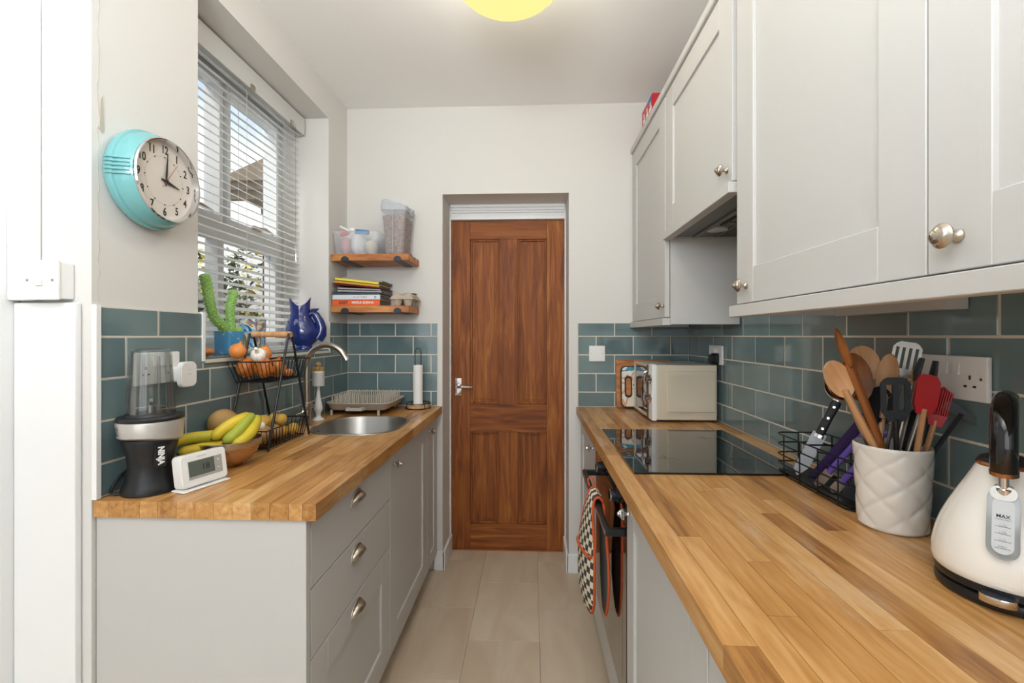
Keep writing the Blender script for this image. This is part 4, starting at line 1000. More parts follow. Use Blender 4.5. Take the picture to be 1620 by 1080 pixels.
# fruit bowl, fruit
fb = thing('fruit_bowl', 'hammered metal bowl of bananas on left worktop', 'bowl', (-.917, 1.330, W0))
b = MB(); pr = [(.0, .006), (.035, .006), (.035, 0), (.040, 0), (.042, .006), (.066, .020), (.083, .045), (.091, .075), (.092, .080), (.090, .080), (.081, .047), (.063, .023), (.03, .010), (.0, .009)]
b.lathe(pr, n=56)
obj('bowl_body', b, mat('hammered_bowl', '#bfa184', .26, 1.0, bump=(55, .9, .006)), fb, sharp=60)
b = MB(); b.lathe([(.0915, .062), (.0932, .070), (.0932, .080), (.0905, .0815), (.0900, .074)], n=56); obj('rim_band', b, 'nickel', fb)
def banana(name, pts, r, m_, label):
    P = smooth(pts, 5); N = len(P); rr = []
    for i in range(N):
        t_ = i/(N-1); f_ = min(1, .28+t_*6) if t_ < .15 else min(1, .25+(1-t_)*7); rr.append(r*min(1, f_))
    b = MB(); b.tube(P, rr, 6 if False else 10, up=(0, 0, 1)); t_ = thing(name, label, 'banana', tuple(P[N//2]), group='bananas in and over the bowl'); obj('skin', b, m_, t_, world=True, sharp=60)
    b = MB(); b.tube([P[0]-(P[2]-P[0])*.25, P[0]+(P[1]-P[0])*.6], [r*.22, r*.30], 8); b.ball(P[-1], r*.26, 8, 5); obj('tip', b, mat('banana_tip', '#5a4526', .8) if 'banana_tip' not in MATS else MATS['banana_tip'], t_, world=True)
    return t_
banana('banana', [(-.865, 1.325, 1.004), (-.90, 1.30, 1.008), (-.95, 1.265, 1.010), (-.985, 1.215, 1.008), (-1.00, 1.16, 1.000)], .0165, 'yellow', 'thick yellow banana reaching over bowl rim behind the blender')
banana('banana', [(-.87, 1.31, .984), (-.90, 1.285, .982), (-.945, 1.245, .980), (-.965, 1.20, .978)], .0155, 'yellow', 'lower yellow banana reaching left under the thick one')
banana('banana', [(-.862, 1.350, 1.053), (-.868, 1.32, 1.052), (-.888, 1.285, 1.035), (-.915, 1.262, 1.005)], .0165, 'yellow', 'upright yellow banana topmost above the thermostat')
banana('banana', [(-.858, 1.358, 1.052), (-.855, 1.33, 1.046), (-.862, 1.295, 1.020), (-.885, 1.268, .992)], .0165, 'greenbanana', 'greenish banana in the middle of the upright bunch')
banana('banana', [(-.852, 1.365, 1.048), (-.842, 1.35, 1.036), (-.840, 1.31, 1.006), (-.865, 1.275, .980)], .0165, 'yellow', 'pale yellow banana at right side of the bowl')
b = MB(); b.ball((0, 0, 0), (.043, .046, .042), 24, 16, Euler((.2, .1, .5))); o = obj('brown_melon', b, 'melon', label='round brown skinned melon behind the bananas against the tiles', cat='melon'); o.location = (-.984, 1.408, 1.024)
b = MB(); blob(b, (0, 0, 0), (.022, .03, .016), 12, amp=.35); blob(b, (.015, .03, -.004), (.014, .016, .014), 13, amp=.3); o = obj('ginger_root', b, 'garlic', label='knobbly pale ginger root behind the upright bananas', cat='ginger'); o.location = (-.885, 1.395, 1.015)

# two tier wire basket
bk = thing('tiered_basket', 'two tier black wire basket with wooden handle on left worktop', 'basket', (-.955, 1.61, W0))
xb_, xf_, ya_, yb_ = -1.018, -.882, 1.478, 1.752
ym = (ya_+yb_)/2; HZ = 1.305
for x in (xf_+.004, xb_-.004):
    b = MB(); r = .0042
    b.tube([(x, ya_-.002, W0+.004), (x, ym-.012, HZ)], r, 8); b.tube([(x, yb_+.002, W0+.004), (x, ym+.012, HZ)], r, 8); b.tube([(x, ym-.012, HZ), (x, ym, HZ+.004), (x, ym+.012, HZ)], r, 8)
    obj('leg_frame', b, 'blackmetal', bk, world=True)
b = MB(); b.cyl((xb_-.008, ym, HZ), (xf_+.008, ym, HZ), .0105, n=20); obj('handle', b, 'beech', bk, world=True)
def wbasket(z0, z1, grow, name, open_front):
    t_ = obj(name, MB().tube([(xb_+.006, ya_-grow, z1), (xf_, ya_-grow, z1), (xf_, yb_+grow, z1), (xb_+.006, yb_+grow, z1)], .0022, 6, closed=True), 'blackmetal', bk, world=True)
    b = MB(); ins = .018
    lo = [(xb_+ins, ya_+ins), (xf_-ins*.4, ya_+ins), (xf_-ins*.4, yb_-ins), (xb_+ins, yb_-ins)]
    b.tube([(x, y, z0+.003) for x, y in lo], .0022, 6, closed=True)
    top = [(xb_+.006, ya_-grow), (xf_, ya_-grow), (xf_, yb_+grow), (xb_+.006, yb_+grow)]
    for e_ in range(4):
        A0, A1, B0, B1 = lo[e_], lo[(e_+1) % 4], top[e_], top[(e_+1) % 4]; n = 8 if e_ % 2 == 0 else 14
        for k in range(n+1):
            t_1 = k/n; p = (A0[0]+(A1[0]-A0[0])*t_1, A0[1]+(A1[1]-A0[1])*t_1, z0+.003); q_ = (B0[0]+(B1[0]-B0[0])*t_1, B0[1]+(B1[1]-B0[1])*t_1, z1)
            b.tube([p, q_], .0013, 5)
    for k in range(12):
        y = lo[0][1]+(lo[2][1]-lo[0][1])*k/11; b.tube([(lo[0][0], y, z0+.002), (lo[1][0], y, z0+.002)], .0013, 5)
    for k in range(5):
        x = lo[0][0]+(lo[1][0]-lo[0][0])*k/4; b.tube([(x, lo[0][1], z0+.002), (x, lo[2][1], z0+.002)], .0013, 5)
    obj('wires', b, 'blackmetal', t_, world=True); return t_
wbasket(1.140, 1.213, .012, 'upper_basket', 0); wbasket(.916, .982, .006, 'lower_basket', 0)
def onion(c, r, label, m_='onion', ra=0):
    t_ = thing('onion', label, 'onion', c, (.3*math.sin(ra), .4*math.cos(ra), ra), 'onions in the upper basket')
    b = MB(); b.lathe([(.001, -r*.93), (r*.45, -r*.82), (r*.82, -r*.5), (r, -.02*r), (r*.93, r*.42), (r*.6, r*.80), (r*.25, r*.98), (r*.14, r*1.15), (r*.20, r*1.35)], n=22); obj('bulb', b, m_, t_, sharp=80)
    b = MB(); b.ball((0, 0, -r*.93), (r*.16, r*.16, r*.06), 8, 4); obj('root', b, 'garlic', t_)
onion((-.984, 1.528, 1.189), .0345, 'brown onion at left end of the upper basket', ra=.4)
onion((-.915, 1.520, 1.188), .0335, 'large brown onion at near front corner of the upper basket', ra=2)
onion((-.977, 1.598, 1.188), .033, 'brown onion at the back middle of the upper basket', ra=4)
onion((-.914, 1.590, 1.186), .032, 'orange brown onion behind the wires next to the legs', ra=5)
onion((-.998, 1.500, 1.247), .027, 'peach coloured onion topping left corner of the upper basket', 'onionp', ra=1)
onion((-.955, 1.580, 1.236), .026, 'smaller peach onion on top of the heap', 'onionp', ra=3)
gb = thing('garlic_bulb', 'white garlic bulb on top of the onions', 'garlic', (-.932, 1.512, 1.234), (.9, .3, 0))
b = MB()
for k in range(8): a = 2*PI*k/8; b.ball((.012*math.cos(a), .012*math.sin(a), 0), (.0135, .0135, .019), 10, 8, Euler((0, 0, a)))
obj('cloves', b, 'garlic', gb); b = MB(); b.tube([(0, 0, .01), (0, 0, .03), (.003, 0, .042)], [.008, .004, .005], 8); obj('stalk', b, 'garlic', gb)
for i, (c, lab) in enumerate((((-.93, 1.70, 1.160), 'pinkish shallot at far end of the upper basket'), ((-.965, 1.685, 1.158), 'second shallot nearer the wall in the upper basket'))):
    b = MB(); blob(b, (0, 0, 0), (.016, .026, .015), 20+i, amp=.1); o = obj('shallot', b, 'onionp', label=lab, cat='shallot', group='shallots'); o.location = c
for i, (c, r, m_, lab) in enumerate(((( -.925, 1.520, .960), (.036, .040, .038), 'potato', 'large brown potato at near end of the lower basket'), ((-.985, 1.535, .955), (.032, .040, .034), 'potato', 'brown potato against back wires at near end of lower basket'),
        ((-.930, 1.600, .955), (.030, .036, .030), 'potato', 'brown potato in the middle of the lower basket front'), ((-.975, 1.615, .960), (.030, .034, .030), 'potato', 'brown potato at back middle of the lower basket'),
        ((-.935, 1.660, .948), (.025, .026, .026), 'potatoy', 'small yellow potato just past the middle of the lower basket'), ((-.915, 1.705, .945), (.024, .026, .024), 'potatoy', 'small yellow potato at far front corner of the lower basket'),
        ((-.970, 1.695, .946), (.026, .026, .025), 'potatoy', 'small yellow potato at far back of the lower basket'), ((-.945, 1.560, 1.000), (.028, .034, .024), 'potatoy', 'yellow potato sitting on top at centre of the lower basket'),
        ((-.925, 1.640, .993), (.022, .026, .022), 'potatoy', 'small yellow potato on top behind the A frame leg'), ((-.965, 1.660, .992), (.022, .024, .020), 'potatoy', 'small yellow potato on top near the back leg'))):
    b = MB(); blob(b, (0, 0, 0), tuple(q*.9 for q in r), 40+i, 16, 11, .07); o = obj('potato', b, m_, label=lab, cat='potato', group='potatoes in the lower basket'); o.location = c

# bottle brush on its stand
br = thing('bottle_brush', 'white bottle brush standing upright behind the tap', 'brush', (-.993, 2.072, W0))
b = MB(); b.lathe([(.027, 0), (.026, .004), (.014, .012), (.010, .020), (.012, .034), (.019, .046), (.020, .056), (.015, .080), (.009, .110), (.0065, .140), (.007, .150), (.004, .155)], n=24, cap0=True); obj('handle', b, 'whiteplastic', br)
b = MB(); b.tube([(0, 0, .157), (0, 0, .226)], .024, 16)
for k in range(16):
    z = .158+.0042*k; b.lathe([(.003, z), (.0275, z-.001), (.0285, z+.0006), (.003, z+.0012)], n=20)
obj('bristles', b, mat('nylon_bristle', '#f3f1ec', .7), br)
b = MB()
for k in range(5): a = 2*PI*k/5; b.box(.016*math.cos(a)-.010, .016*math.cos(a)+.010, .016*math.sin(a)-.010, .016*math.sin(a)+.010, .226, .245, bev=.004)
b.ball((0, 0, .255), (.015, .015, .013), 10, 7); obj('sponge_tip', b, 'potato', br)
# dish drainer
dd = thing('dish_drainer', 'greige plastic dish drainer tray with rows of pegs behind the sink', 'dish rack', (-.858, 2.335, W0))
b = MB(); zt = .022; rings = []
for f, z in ((-.030, zt), (-.012, zt+.008), (0, zt+.034), (.006, zt+.036), (.006, zt+.039), (-.002, zt+.039), (-.014, zt+.014), (-.03, zt+.010)): rings.append([(p[0], p[1], z) for p in rrect(-.158-f, .158+f, -.155-f, .155+f, .05+f, 6)])
b.rings(rings); tr_ = obj('tray', b, 'greige', dd, sharp=50)
pm = MB(); pm.cyl((0, 0, 0), (0, 0, .062), .0045, .003, n=8); pm = finish('peg', pm.bm, M['greige'])
for i in range(13):
    for j in range(9):
        x, y = -.132+.022*i, -.120+.030*j
        o = bpy.data.objects.new('peg', pm); C.objects.link(o); o.parent = dd; o.location = (x, y, zt+.012)
b = MB()
for j in range(9): b.box(-.140, .140, -.122+.030*j, -.118+.030*j, zt+.008, zt+.014)
obj('grid_bars', b, 'greige', dd)
for x in (-.13, .105):
    for y in (-.135, .13):
        b = MB(); b.cyl((x, y, 0), (x, y, zt+.004), .007, n=12); obj('foot', b, 'greige', dd)
b = MB(); b.prism([(-.045, -.150), (-.038, -.185), (.038, -.185), (.045, -.150), (.028, -.152), (.024, -.172), (-.024, -.172), (-.028, -.152)], zt+.006, zt+.020); obj('pull_tab', b, 'greige', dd)
# kitchen roll holder
kr = thing('kitchen_roll_holder', 'black wire kitchen roll holder with a thin white roll at far left corner', 'kitchen roll holder', (-.617, 2.435, W0))
b = MB(); b.lathe([(.060, 0), (.062, .003), (.062, .012), (.060, .014), (.0, .014)], n=40, cap0=True); obj('base', b, 'beech', kr)
b = MB()
for z in (.002, .028): b.tube([(.068*math.cos(2*PI*k/32), .068*math.sin(2*PI*k/32), z) for k in range(32)], .0022, 6, closed=True)
for k in range(4): a = PI/4+PI/2*k; b.tube([(.068*math.cos(a), .068*math.sin(a), .002), (.068*math.cos(a), .068*math.sin(a), .028)], .002, 6)
obj('wire_rim', b, 'blackmetal', kr)
b = MB(); b.tube([(-.016, 0, .014), (-.016, 0, .305)] + [(-.016*math.cos(PI*k/8), 0, .305+.016*math.sin(PI*k/8)) for k in range(1, 8)] + [(.016, 0, .305), (.016, 0, .014)], .0024, 8); obj('wire_loop', b, 'blackmetal', kr)
b = MB(); b.lathe([(.0255, .016), (.0255, .232), (.019, .232), (.019, .016)], n=28); b.rings([[(.0255*math.cos(t), .0255*math.sin(t), .016) for t in (0,)]]) if False else None
obj('paper_roll', b, 'paper', kr)

# ================================================================ right worktop things
# chopping boards behind the microwave
cb = thing('wooden_chopping_board', 'wooden chopping board leaning on back tiles beside the microwave', 'chopping board', (.60, 2.485, W0), (math.radians(-5), 0, 0))
b = MB(); b.box(-.145, .145, -.009, .009, 0, .262, bev=.005); obj('board', b, 'shelfwood', cb)
ct = thing('patterned_tray', 'blue and cream patterned tray with handle slots leaning on the wooden board', 'tray', (.625, 2.452, W0), (math.radians(-4), 0, 0))
b = MB(); outl = [(-.150+.012*math.cos(PI*2*0), 0)]
def barrel(hw, hh, n=10, bulge=.012, r=.02):
    P = []
    for p in rrect(-hw, hw, -hh, hh, r, 4):
        k = 1-(p[0]/hw)**2; k2 = 1-(p[1]/hh)**2; P.append((p[0]+math.copysign(bulge*.5*k2, p[0]), p[1]+math.copysign(bulge*k, p[1])))
    return P
O = barrel(.150, .107)
def ringpoly(b, outer, hole, y0, y1, cx, cz):
    n = len(outer)
    H = hole
    b.rings([[(p[0], y0, p[1]) for p in outer], [(p[0], y1, p[1]) for p in outer]])
b.rings([[(p[0], .004, p[1]+.118) for p in O], [(p[0], -.004, p[1]+.118) for p in O]]); obj('tray_back', b, 'blackplastic', ct)
I = [(p[0]*.965, p[1]*.955) for p in O]
b = MB(); b.rings([[(p[0], -.0042, p[1]+.118) for p in I], [(p[0], -.0055, p[1]+.118) for p in I]]); obj('printed_face', b, 'tray_pattern', ct)
for x in (-.112, .112):
    b = MB(); b.rings([[(p[0]+x, -.0058, p[1]+.118) for p in rrect(-.020, .020, -.058, .058, .019)], [(p[0]+x, -.0075, p[1]+.118) for p in rrect(-.018, .018, -.056, .056, .017)]]); hs = obj('handle_slot', b, 'blackplastic', ct)
    b = MB(); b.rings([[(p[0]+x, -.0074, p[1]+.118) for p in rrect(-.012, .012, -.046, .046, .011)], [(p[0]+x, -.0078, p[1]+.118) for p in rrect(-.012, .012, -.046, .046, .011)]]); obj('slot_opening', b, 'shelfwood', hs)
# microwave: front faces the aisle (-x)
mw = thing('microwave', 'cream retro microwave facing the aisle beyond the hob', 'microwave', (.70, 2.255, W0))
y0, y1, x0, x1, z0, z1 = 2.078, 2.436, .560, .829, .919, 1.168
b = MB(); b.box(x0, x1, y0, y1, z0, z1, bev=.006, seg=3); obj('housing', b, 'cream', mw, world=True)
b = MB()
xs_ = (.612, .828); zs_ = (.965, 1.135)
fr_ = [(.606, .955), (.820, .955), (.820, 1.142), (.606, 1.142)]; f2 = [(.618, .967), (.810, .967), (.810, 1.130), (.618, 1.130)]; f3 = [(.624, .973), (.804, .973), (.804, 1.124), (.624, 1.124)]
b.rings([[(p[0], y0+.002, p[1]) for p in fr_], [(p[0]+.004*(1 if p[0] < .7 else -1), y0-.007, p[1]+.004*(1 if p[1] < 1.04 else -1)) for p in fr_], [(p[0], y0-.007, p[1]) for p in f2], [(p[0]+.012*(1 if p[0] < .7 else -1), y0-.0006, p[1]+.012*(1 if p[1] < 1.04 else -1)) for p in f3]], False, True)
b.box(.60, .82, y0-.0012, y0+.001, .944, .9455)
obj('side_pressing', b, 'cream', mw, world=True)
b = MB()
for k in range(26): b.box(.66+.0022*k, .6612+.0022*k, y0-.0014, y0, .949, .951)
obj('vent_mark', b, 'greyprint', mw, world=True)
for x in (.60, .70, .80):
    for y in (2.11, 2.40):
        if x == .70 and y > 2.2: continue
        b = MB(); b.box(x-.02, x+.02, y-.012, y+.012, W0, .920, bev=.002); obj('foot', b, 'slate', mw, world=True)
b = MB(); b.box(.540, .562, y0, y0+.062, z0-.003, z1+.002, bev=.004); cpn = obj('control_strip', b, 'whiteplastic', mw, world=True)
for z in (1.105, 1.018):
    b = MB(); b.lathe([(.024, .541), (.024, .537), (.019, .534), (.018, .517), (.015, .515)], (0, y0+.030, z), 28, 'X'); b.box(.511, .518, y0+.028, y0+.032, z-.016, z+.016, bev=.001); obj('dial_knob', b, 'chrome', cpn, world=True)
b = MB(); yd0, yd1 = y0+.064, y1
for q in ((yd0, yd0+.012, z0, z1), (yd1-.014, yd1, z0, z1), (yd0+.012, yd1-.014, z0, z0+.014), (yd0+.012, yd1-.014, z1-.014, z1)): b.box(.538, .561, q[0], q[1], q[2], q[3], bev=.002)
dr = obj('door_frame', b, 'cream', mw, world=True)
b = MB(); b.box(.543, .558, yd0+.012, yd1-.014, z0+.014, z1-.014); obj('door_glass', b, 'blackglass', dr, world=True)
b = MB(); b.box(.536, .540, yd0-.001, yd0+.022, z0+.002, z1-.002, bev=.001); obj('brown_band', b, mat('brown_trim', '#5b3a2a', .35), dr, world=True)
b = MB(); b.tube(smooth([(.538, yd0+.012, 1.135), (.520, yd0+.012, 1.12), (.512, yd0+.012, 1.05), (.520, yd0+.012, .975), (.538, yd0+.012, .96)]), .005, 10); obj('door_handle', b, 'chrome', dr, world=True)
b = MB(); b.tube(smooth([(.845, 2.30, 1.00), (.846, 2.25, .96), (.846, 2.10, .935), (.84, 1.99, .925)]), .003, 6) if False else b.box(.8295, .833, 2.15, 2.36, .95, 1.12); obj('rear_cover', b, 'blackmetal', mw, world=True)

M['knifesteel'] = mat('knife_steel', '#9aa0a6', .45, .9)
# wire caddy with knives
kc = thing('wire_knife_caddy', 'black wire caddy holding knives between the hob and utensil crock', 'caddy', (.762, 1.20, W0))
cx0, cx1, cy0, cy1 = .700, .830, 1.035, 1.345
b = MB()
for z in (.003, .030, .056, .084, .112): b.tube([(p[0], p[1], W0+z) for p in rrect(cx0, cx1, cy0, cy1, .022, 5)], .0021, 6, closed=True)
for x, y in [(cx0, cy0+.04+.075*k) for k in range(4)] + [(cx1, cy0+.04+.075*k) for k in range(4)] + [((cx0+cx1)/2, cy0), ((cx0+cx1)/2, cy1)]: b.tube([(x, y, W0+.003), (x, y, W0+.112)], .0019, 6)
for k in range(9): b.tube([(cx0+.013*k+.012, cy0, W0+.004), (cx0+.013*k+.012, cy1, W0+.004)], .0018, 5)
b.tube([(cx0, 1.19, W0+.112), (cx1, 1.19, W0+.112)], .002, 6); b.tube([(cx0, 1.19, W0+.03), (cx1, 1.19, W0+.03)], .002, 6)
obj('wire_frame', b, 'blackmetal', kc, world=True)
b = MB(); b.box(cx0+.006, cx1-.006, cy0+.006, cy1-.006, W0+.006, W0+.010, bev=.001); obj('drip_tray', b, 'blackmetal', kc, world=True)
def knife(label, A, B, blade_w, hl, bm_, hm_, face, rivets=False, serr=False, guard=None):
    """A = tip of blade at bottom, B = end of the handle"""
    m, L_ = rod(A, B, face); t_ = thing('knife', label, 'knife', mtx=m, group='knives in the wire caddy'); bl_ = L_-hl; b = MB()
    P = [(-.001, 0), (blade_w*.45, bl_*.25), (blade_w*.5, bl_), (-blade_w*.5, bl_), (-blade_w*.5, bl_*.12)]
    if serr:
        P = [(-.001, 0), (blade_w*.5, bl_*.15)]; n = 22
        for k in range(n): zz_ = bl_*(.15+.85*k/n); P += [(blade_w*.5, zz_), (blade_w*.5-.0022, zz_+bl_*.85/n*.5)]
        P += [(blade_w*.5, bl_), (-blade_w*.5, bl_), (-blade_w*.5, bl_*.1)]
    b.prism(P, -.0009, .0009, 'Y'); obj('blade', b, bm_, t_)
    b = MB(); h = blade_w*.34
    b.rings([[(p[0], p[1], z) for p in rrect(-h*s, h*s, -.008*s, .008*s, .0045*s, 3)] for z, s in ((bl_-.004, .85), (bl_+.01, 1), (bl_+hl*.55, .92), (bl_+hl*.9, 1.08), (L_, 1.0))]); hh = obj('handle', b, hm_, t_)
    if rivets:
        b = MB()
        for k in (.15, .48, .82): b.cyl((0, -.0092, bl_+hl*k), (0, .0092, bl_+hl*k), .0032, n=12)
        obj('rivets', b, 'chrome', hh); b = MB(); b.rings([[(p[0], p[1], z) for p in rrect(-h, h, -.008, .008, .004, 3)] for z in (L_, L_+.003)]); b.rings([[(p[0], p[1], z) for p in rrect(-h*1.1, h*1.1, -.0085, .0085, .004, 3)] for z in (bl_-.012, bl_-.003)]); obj('bolster', b, 'chrome', hh)
    return t_
fc = (-.55, -.8, 0)
knife('chef knife with riveted black handle and bright blade in the caddy', (.715, 1.262, W0+.012), (.800, 1.232, 1.128), .032, .095, 'knifesteel', 'blackplastic', fc, True)
knife('serrated deep purple bread knife in the caddy', (.722, 1.205, W0+.012), (.800, 1.095, 1.128), .034, .02, 'purpled', 'purpled', fc, serr=True)
knife('lilac handled knife standing behind another lilac one', (.712, 1.175, W0+.012), (.792, 1.085, 1.105), .020, .165, 'steel', 'purple', fc)
knife('lilac handled knife nearest the crock', (.722, 1.130, W0+.012), (.800, 1.055, 1.085), .022, .155, 'steel', 'purple', fc)
sh_ = MB(); m, L_ = rod((.735, 1.09, W0+.012), (.775, 1.045, 1.0), (-.6, -.8, 0)); sh_.T = m; sh_.prism(rrect(-.022, .022, 0, L_, .01), -.002, .002, 'Y'); obj('peeler_guard', sh_, 'slate', label='dark grey knife guard at near end of the caddy', cat='knife guard')

# utensil crock
cr_ = thing('utensil_crock', 'white ceramic crock with embossed diamond pattern on right worktop', 'crock', (.737, .967, W0))
n_, mz = 96, 40; H_ = .166; rings = []
def crk_r(z): return .0565 + .0075*(z/H_)
for i in range(mz+1):
    z = .004+(H_-.004)*i/mz; ring = []
    for k in range(n_):
        a = 2*PI*k/n_; u = a*5/(2*PI); v = z/H_*2.6; wv = .0
        d1 = abs(((u+v) % 1)-.5)*2; d2 = abs(((u-v) % 1)-.5)*2       # 1 at the creases
        gr_ = max(max(0, d1-.90)/.10, max(0, d2-.90)/.10) if z < H_-.006 else 0
        puff = .0018*(1-d1**4)*(1-d2**4)
        r = crk_r(z)+puff-.0016*gr_; ring.append((r*math.cos(a), r*math.sin(a), z))
    rings.append(ring)
def circ(r, z): return [(r*math.cos(2*PI*k/n_), r*math.sin(2*PI*k/n_), z) for k in range(n_)]
b = MB(); b.rings([circ(.054, 0)]+rings+[circ(.063, H_+.002), circ(.0605, H_), circ(.053, .01)]); obj('crock_body', b, 'crock', cr_, sharp=60)
CT = H_+W0
cc0 = Vector((.737, .967, 0))
def uten(name, label, cat, bx, by, tip, face=(-.3, -1, .1)):
    A = (cc0.x+bx, cc0.y+by, W0+.018); m, L_ = rod(A, tip, face); return thing(name, label, cat, mtx=m, group='utensils in the crock'), L_
def pxp(px, py, Y):
    th_ = math.atan(32/720); c_, s_ = math.cos(th_), math.sin(th_); a = (px-810)/720; bq = -(py-531)/720
    r0, r1 = a*c_-s_, a*s_+c_; t_ = Y/r1; return (r0*t_, Y, 1.30+bq*t_)
def spoon(t_, L_, hw, hh, m_, hr=.0055, dish=True, head='spoon'):
    b = MB(); b.tube([(0, 0, 0), (0, 0, (L_-hh)*.5), (0, 0, L_-hh*1.0), (0, 0, L_-hh*.8)], [hr*1.1, hr, hr, hr*.9], 10, flat=.8); obj('handle', b, m_, t_)
    b = MB(); N, K = 20, 8; cz = L_-hh*.5; R1, R2 = [], []
    for i in range(K+1):
        q = i/K; R1.append([(hw*q*math.cos(2*PI*k/N), .009*(1-q*q)+.002*q, cz+hh*.52*q*math.sin(2*PI*k/N)) for k in range(N)]); R2.append([(hw*q*.96*math.cos(2*PI*k/N), .006*(1-q*q)-.0015*q-.0005, cz+hh*.50*q*math.sin(2*PI*k/N)) for k in range(N)])
    R1[0] = [(hw*.02*math.cos(2*PI*k/N), .009, cz+hh*.02*math.sin(2*PI*k/N)) for k in range(N)]; R2[0] = [(hw*.02*math.cos(2*PI*k/N), .0055, cz+hh*.02*math.sin(2*PI*k/N)) for k in range(N)]
    b.rings(R1+R2[::-1]); obj('bowl', b, m_, t_, sharp=60)
t_, L_ = uten('wooden_spoon', 'tallest dark wooden spoon seen edge-on, leaning left in the crock', 'spoon', 0.032, 0.000, pxp(1323, 520, .93), (.98, -.25, 0)); spoon(t_, L_, .022, .085, 'olive_wood', .008)
t_, L_ = uten('wooden_spoon', 'light wooden spoon lowest at left of the crock, before the metal ladle', 'spoon', 0.029, -0.014, pxp(1313, 572, .95), (-.4, -1, 0)); spoon(t_, L_, .024, .080, 'beech', .0085)
t_, L_ = uten('wooden_spoon', 'broad dark wooden spoon with its back to the room, in middle of wooden ones', 'spoon', 0.014, 0.014, pxp(1346, 560, .99), (-.2, -1, 0)); spoon(t_, L_, .029, .100, 'olive_wood', .008)
t_, L_ = uten('wooden_spoon', 'pale wooden spoon with round head at the back of the crock', 'spoon', 0.014, 0.029, pxp(1362, 547, 1.01), (-.2, -1, 0)); spoon(t_, L_, .031, .078, 'beech', .006)
t_, L_ = uten('wooden_spoon', 'slim pale wooden spoon leaning right, behind the black turner', 'spoon', -0.032, 0.014, pxp(1408, 560, .99), (-.8, -.8, 0)); spoon(t_, L_, .019, .095, 'beech', .007)
t_, L_ = uten('metal_ladle', 'stainless steel ladle at the left edge of the crock', 'ladle', 0.022, 0.000, pxp(1318, 585, .985), (-.3, -1, 0))
b = MB(); b.tube([(0, 0, 0), (0, 0, L_-.06)], .005, 8); obj('handle', b, 'steel', t_)
b = MB(); b.lathe([(.0005, -.022), (.018, -.018), (.028, -.006), (.031, .006), (.030, .006), (.027, -.005), (.017, -.016), (.0005, -.020)], (0, .0, 0), 24); 
for v in b.bm.verts: x, y, z = v.co; v.co = (x, -z, L_-.035+y)
obj('ladle_bowl', b, 'chrome', t_)
def turner(t_, L_, hw, hh, m_, hm, slots=3, th=.0012, topr=.012, hr=.005, bend=.0):
    b = MB(); b.tube([(0, 0, 0), (0, 0, L_-hh)], hr, 8, flat=.7); b.tube([(0, 0, L_-hh-.012), (0, 0, L_-hh+.004)], hr*.9, 8); obj('handle', b, hm, t_)
    b = MB(); z0_ = L_-hh; n = slots; wid = 2*hw/(2*n+1)
    # solid top and bottom bands with bars between the slots
    P = [(-hw*.45, z0_), (hw*.45, z0_), (hw, z0_+hh*.25), (-hw, z0_+hh*.25)]; b.prism(P, -th, th, 'Y')
    Q = [(-hw, z0_+hh*.84), (hw, z0_+hh*.84), (hw, L_-topr), (hw-topr*.5, L_-topr*.3), (hw-topr, L_), (-hw+topr, L_), (-hw+topr*.5, L_-topr*.3), (-hw, L_-topr)]; b.prism(Q, -th, th, 'Y')
    for k in range(n+1): xa = -hw+2*k*wid; b.prism([(xa, z0_+hh*.25), (xa+wid, z0_+hh*.25), (xa+wid, z0_+hh*.84), (xa, z0_+hh*.84)], -th, th, 'Y')
    obj('blade', b, m_, t_)
t_, L_ = uten('slotted_turner', 'stainless steel slotted turner rising highest right of centre', 'turner', -0.018, 0.025, pxp(1438, 541, .985), (-.5, -1, 0)); turner(t_, L_, .024, .075, 'steel', 'steel', 4)
t_, L_ = uten('black_spatula', 'black slotted nylon spatula at the front centre of the crock', 'spatula', 0.000, -0.014, pxp(1416, 597, .925), (-.3, -1, 0)); turner(t_, L_, .0245, .088, 'slate', 'blackplastic', 2, .002, hr=.006)
t_, L_ = uten('black_ladle', 'black nylon ladle low among the handles behind the black spatula', 'ladle', 0.000, 0.022, pxp(1392, 612, .985), (-.3, -1, 0)); spoon(t_, L_, .026, .08, 'blackplastic', .006)
t_, L_ = uten('black_spoon', 'black nylon spoon low at right behind red spatula handle', 'spoon', 0.000, 0.007, pxp(1455, 648, .965), (-.3, -1, 0)); spoon(t_, L_, .026, .09, 'blackplastic', .006)
def sil(t_, L_, kind):
    b = MB(); hs_ = .078; b.tube([(0, 0, 0), (0, 0, L_-hs_+.01)], [.0075, .0065], 10, flat=.8); obj('handle', b, 'beech', t_)
    b = MB()
    if kind == 'sp': P = [(-.012, L_-hs_), (.012, L_-hs_), (.0185, L_-hs_+.02), (.0185, L_-.016), (.012, L_-.003), (.0, L_), (-.015, L_-.002), (-.0185, L_-.012), (-.0185, L_-hs_+.02)]; b.prism(P, -.0032, .0032, 'Y')
    else:
        b.prism([(-.010, L_-hs_), (.010, L_-hs_), (.016, L_-hs_+.022), (-.016, L_-hs_+.022)], -.006, .006, 'Y')
        for k in range(9):
            x = -.0145+.0036*k
            for y in (-.003, .003): b.tube([(x, y, L_-hs_+.02), (x, y+.002, L_-.004*abs(k-4)*.6)], .0015, 5)
    obj('head', b, 'redsil', t_)
t_, L_ = uten('red_spatula', 'red silicone spatula with pale wooden handle in the crock', 'spatula', 0.009, -0.022, pxp(1471, 592, .915), (-.3, -1, 0)); sil(t_, L_, 'sp')
t_, L_ = uten('red_pastry_brush', 'red silicone pastry brush, rightmost red tool in the crock', 'brush', 0.022, -0.009, pxp(1494, 612, .93), (-.5, -1, 0)); sil(t_, L_, 'br')
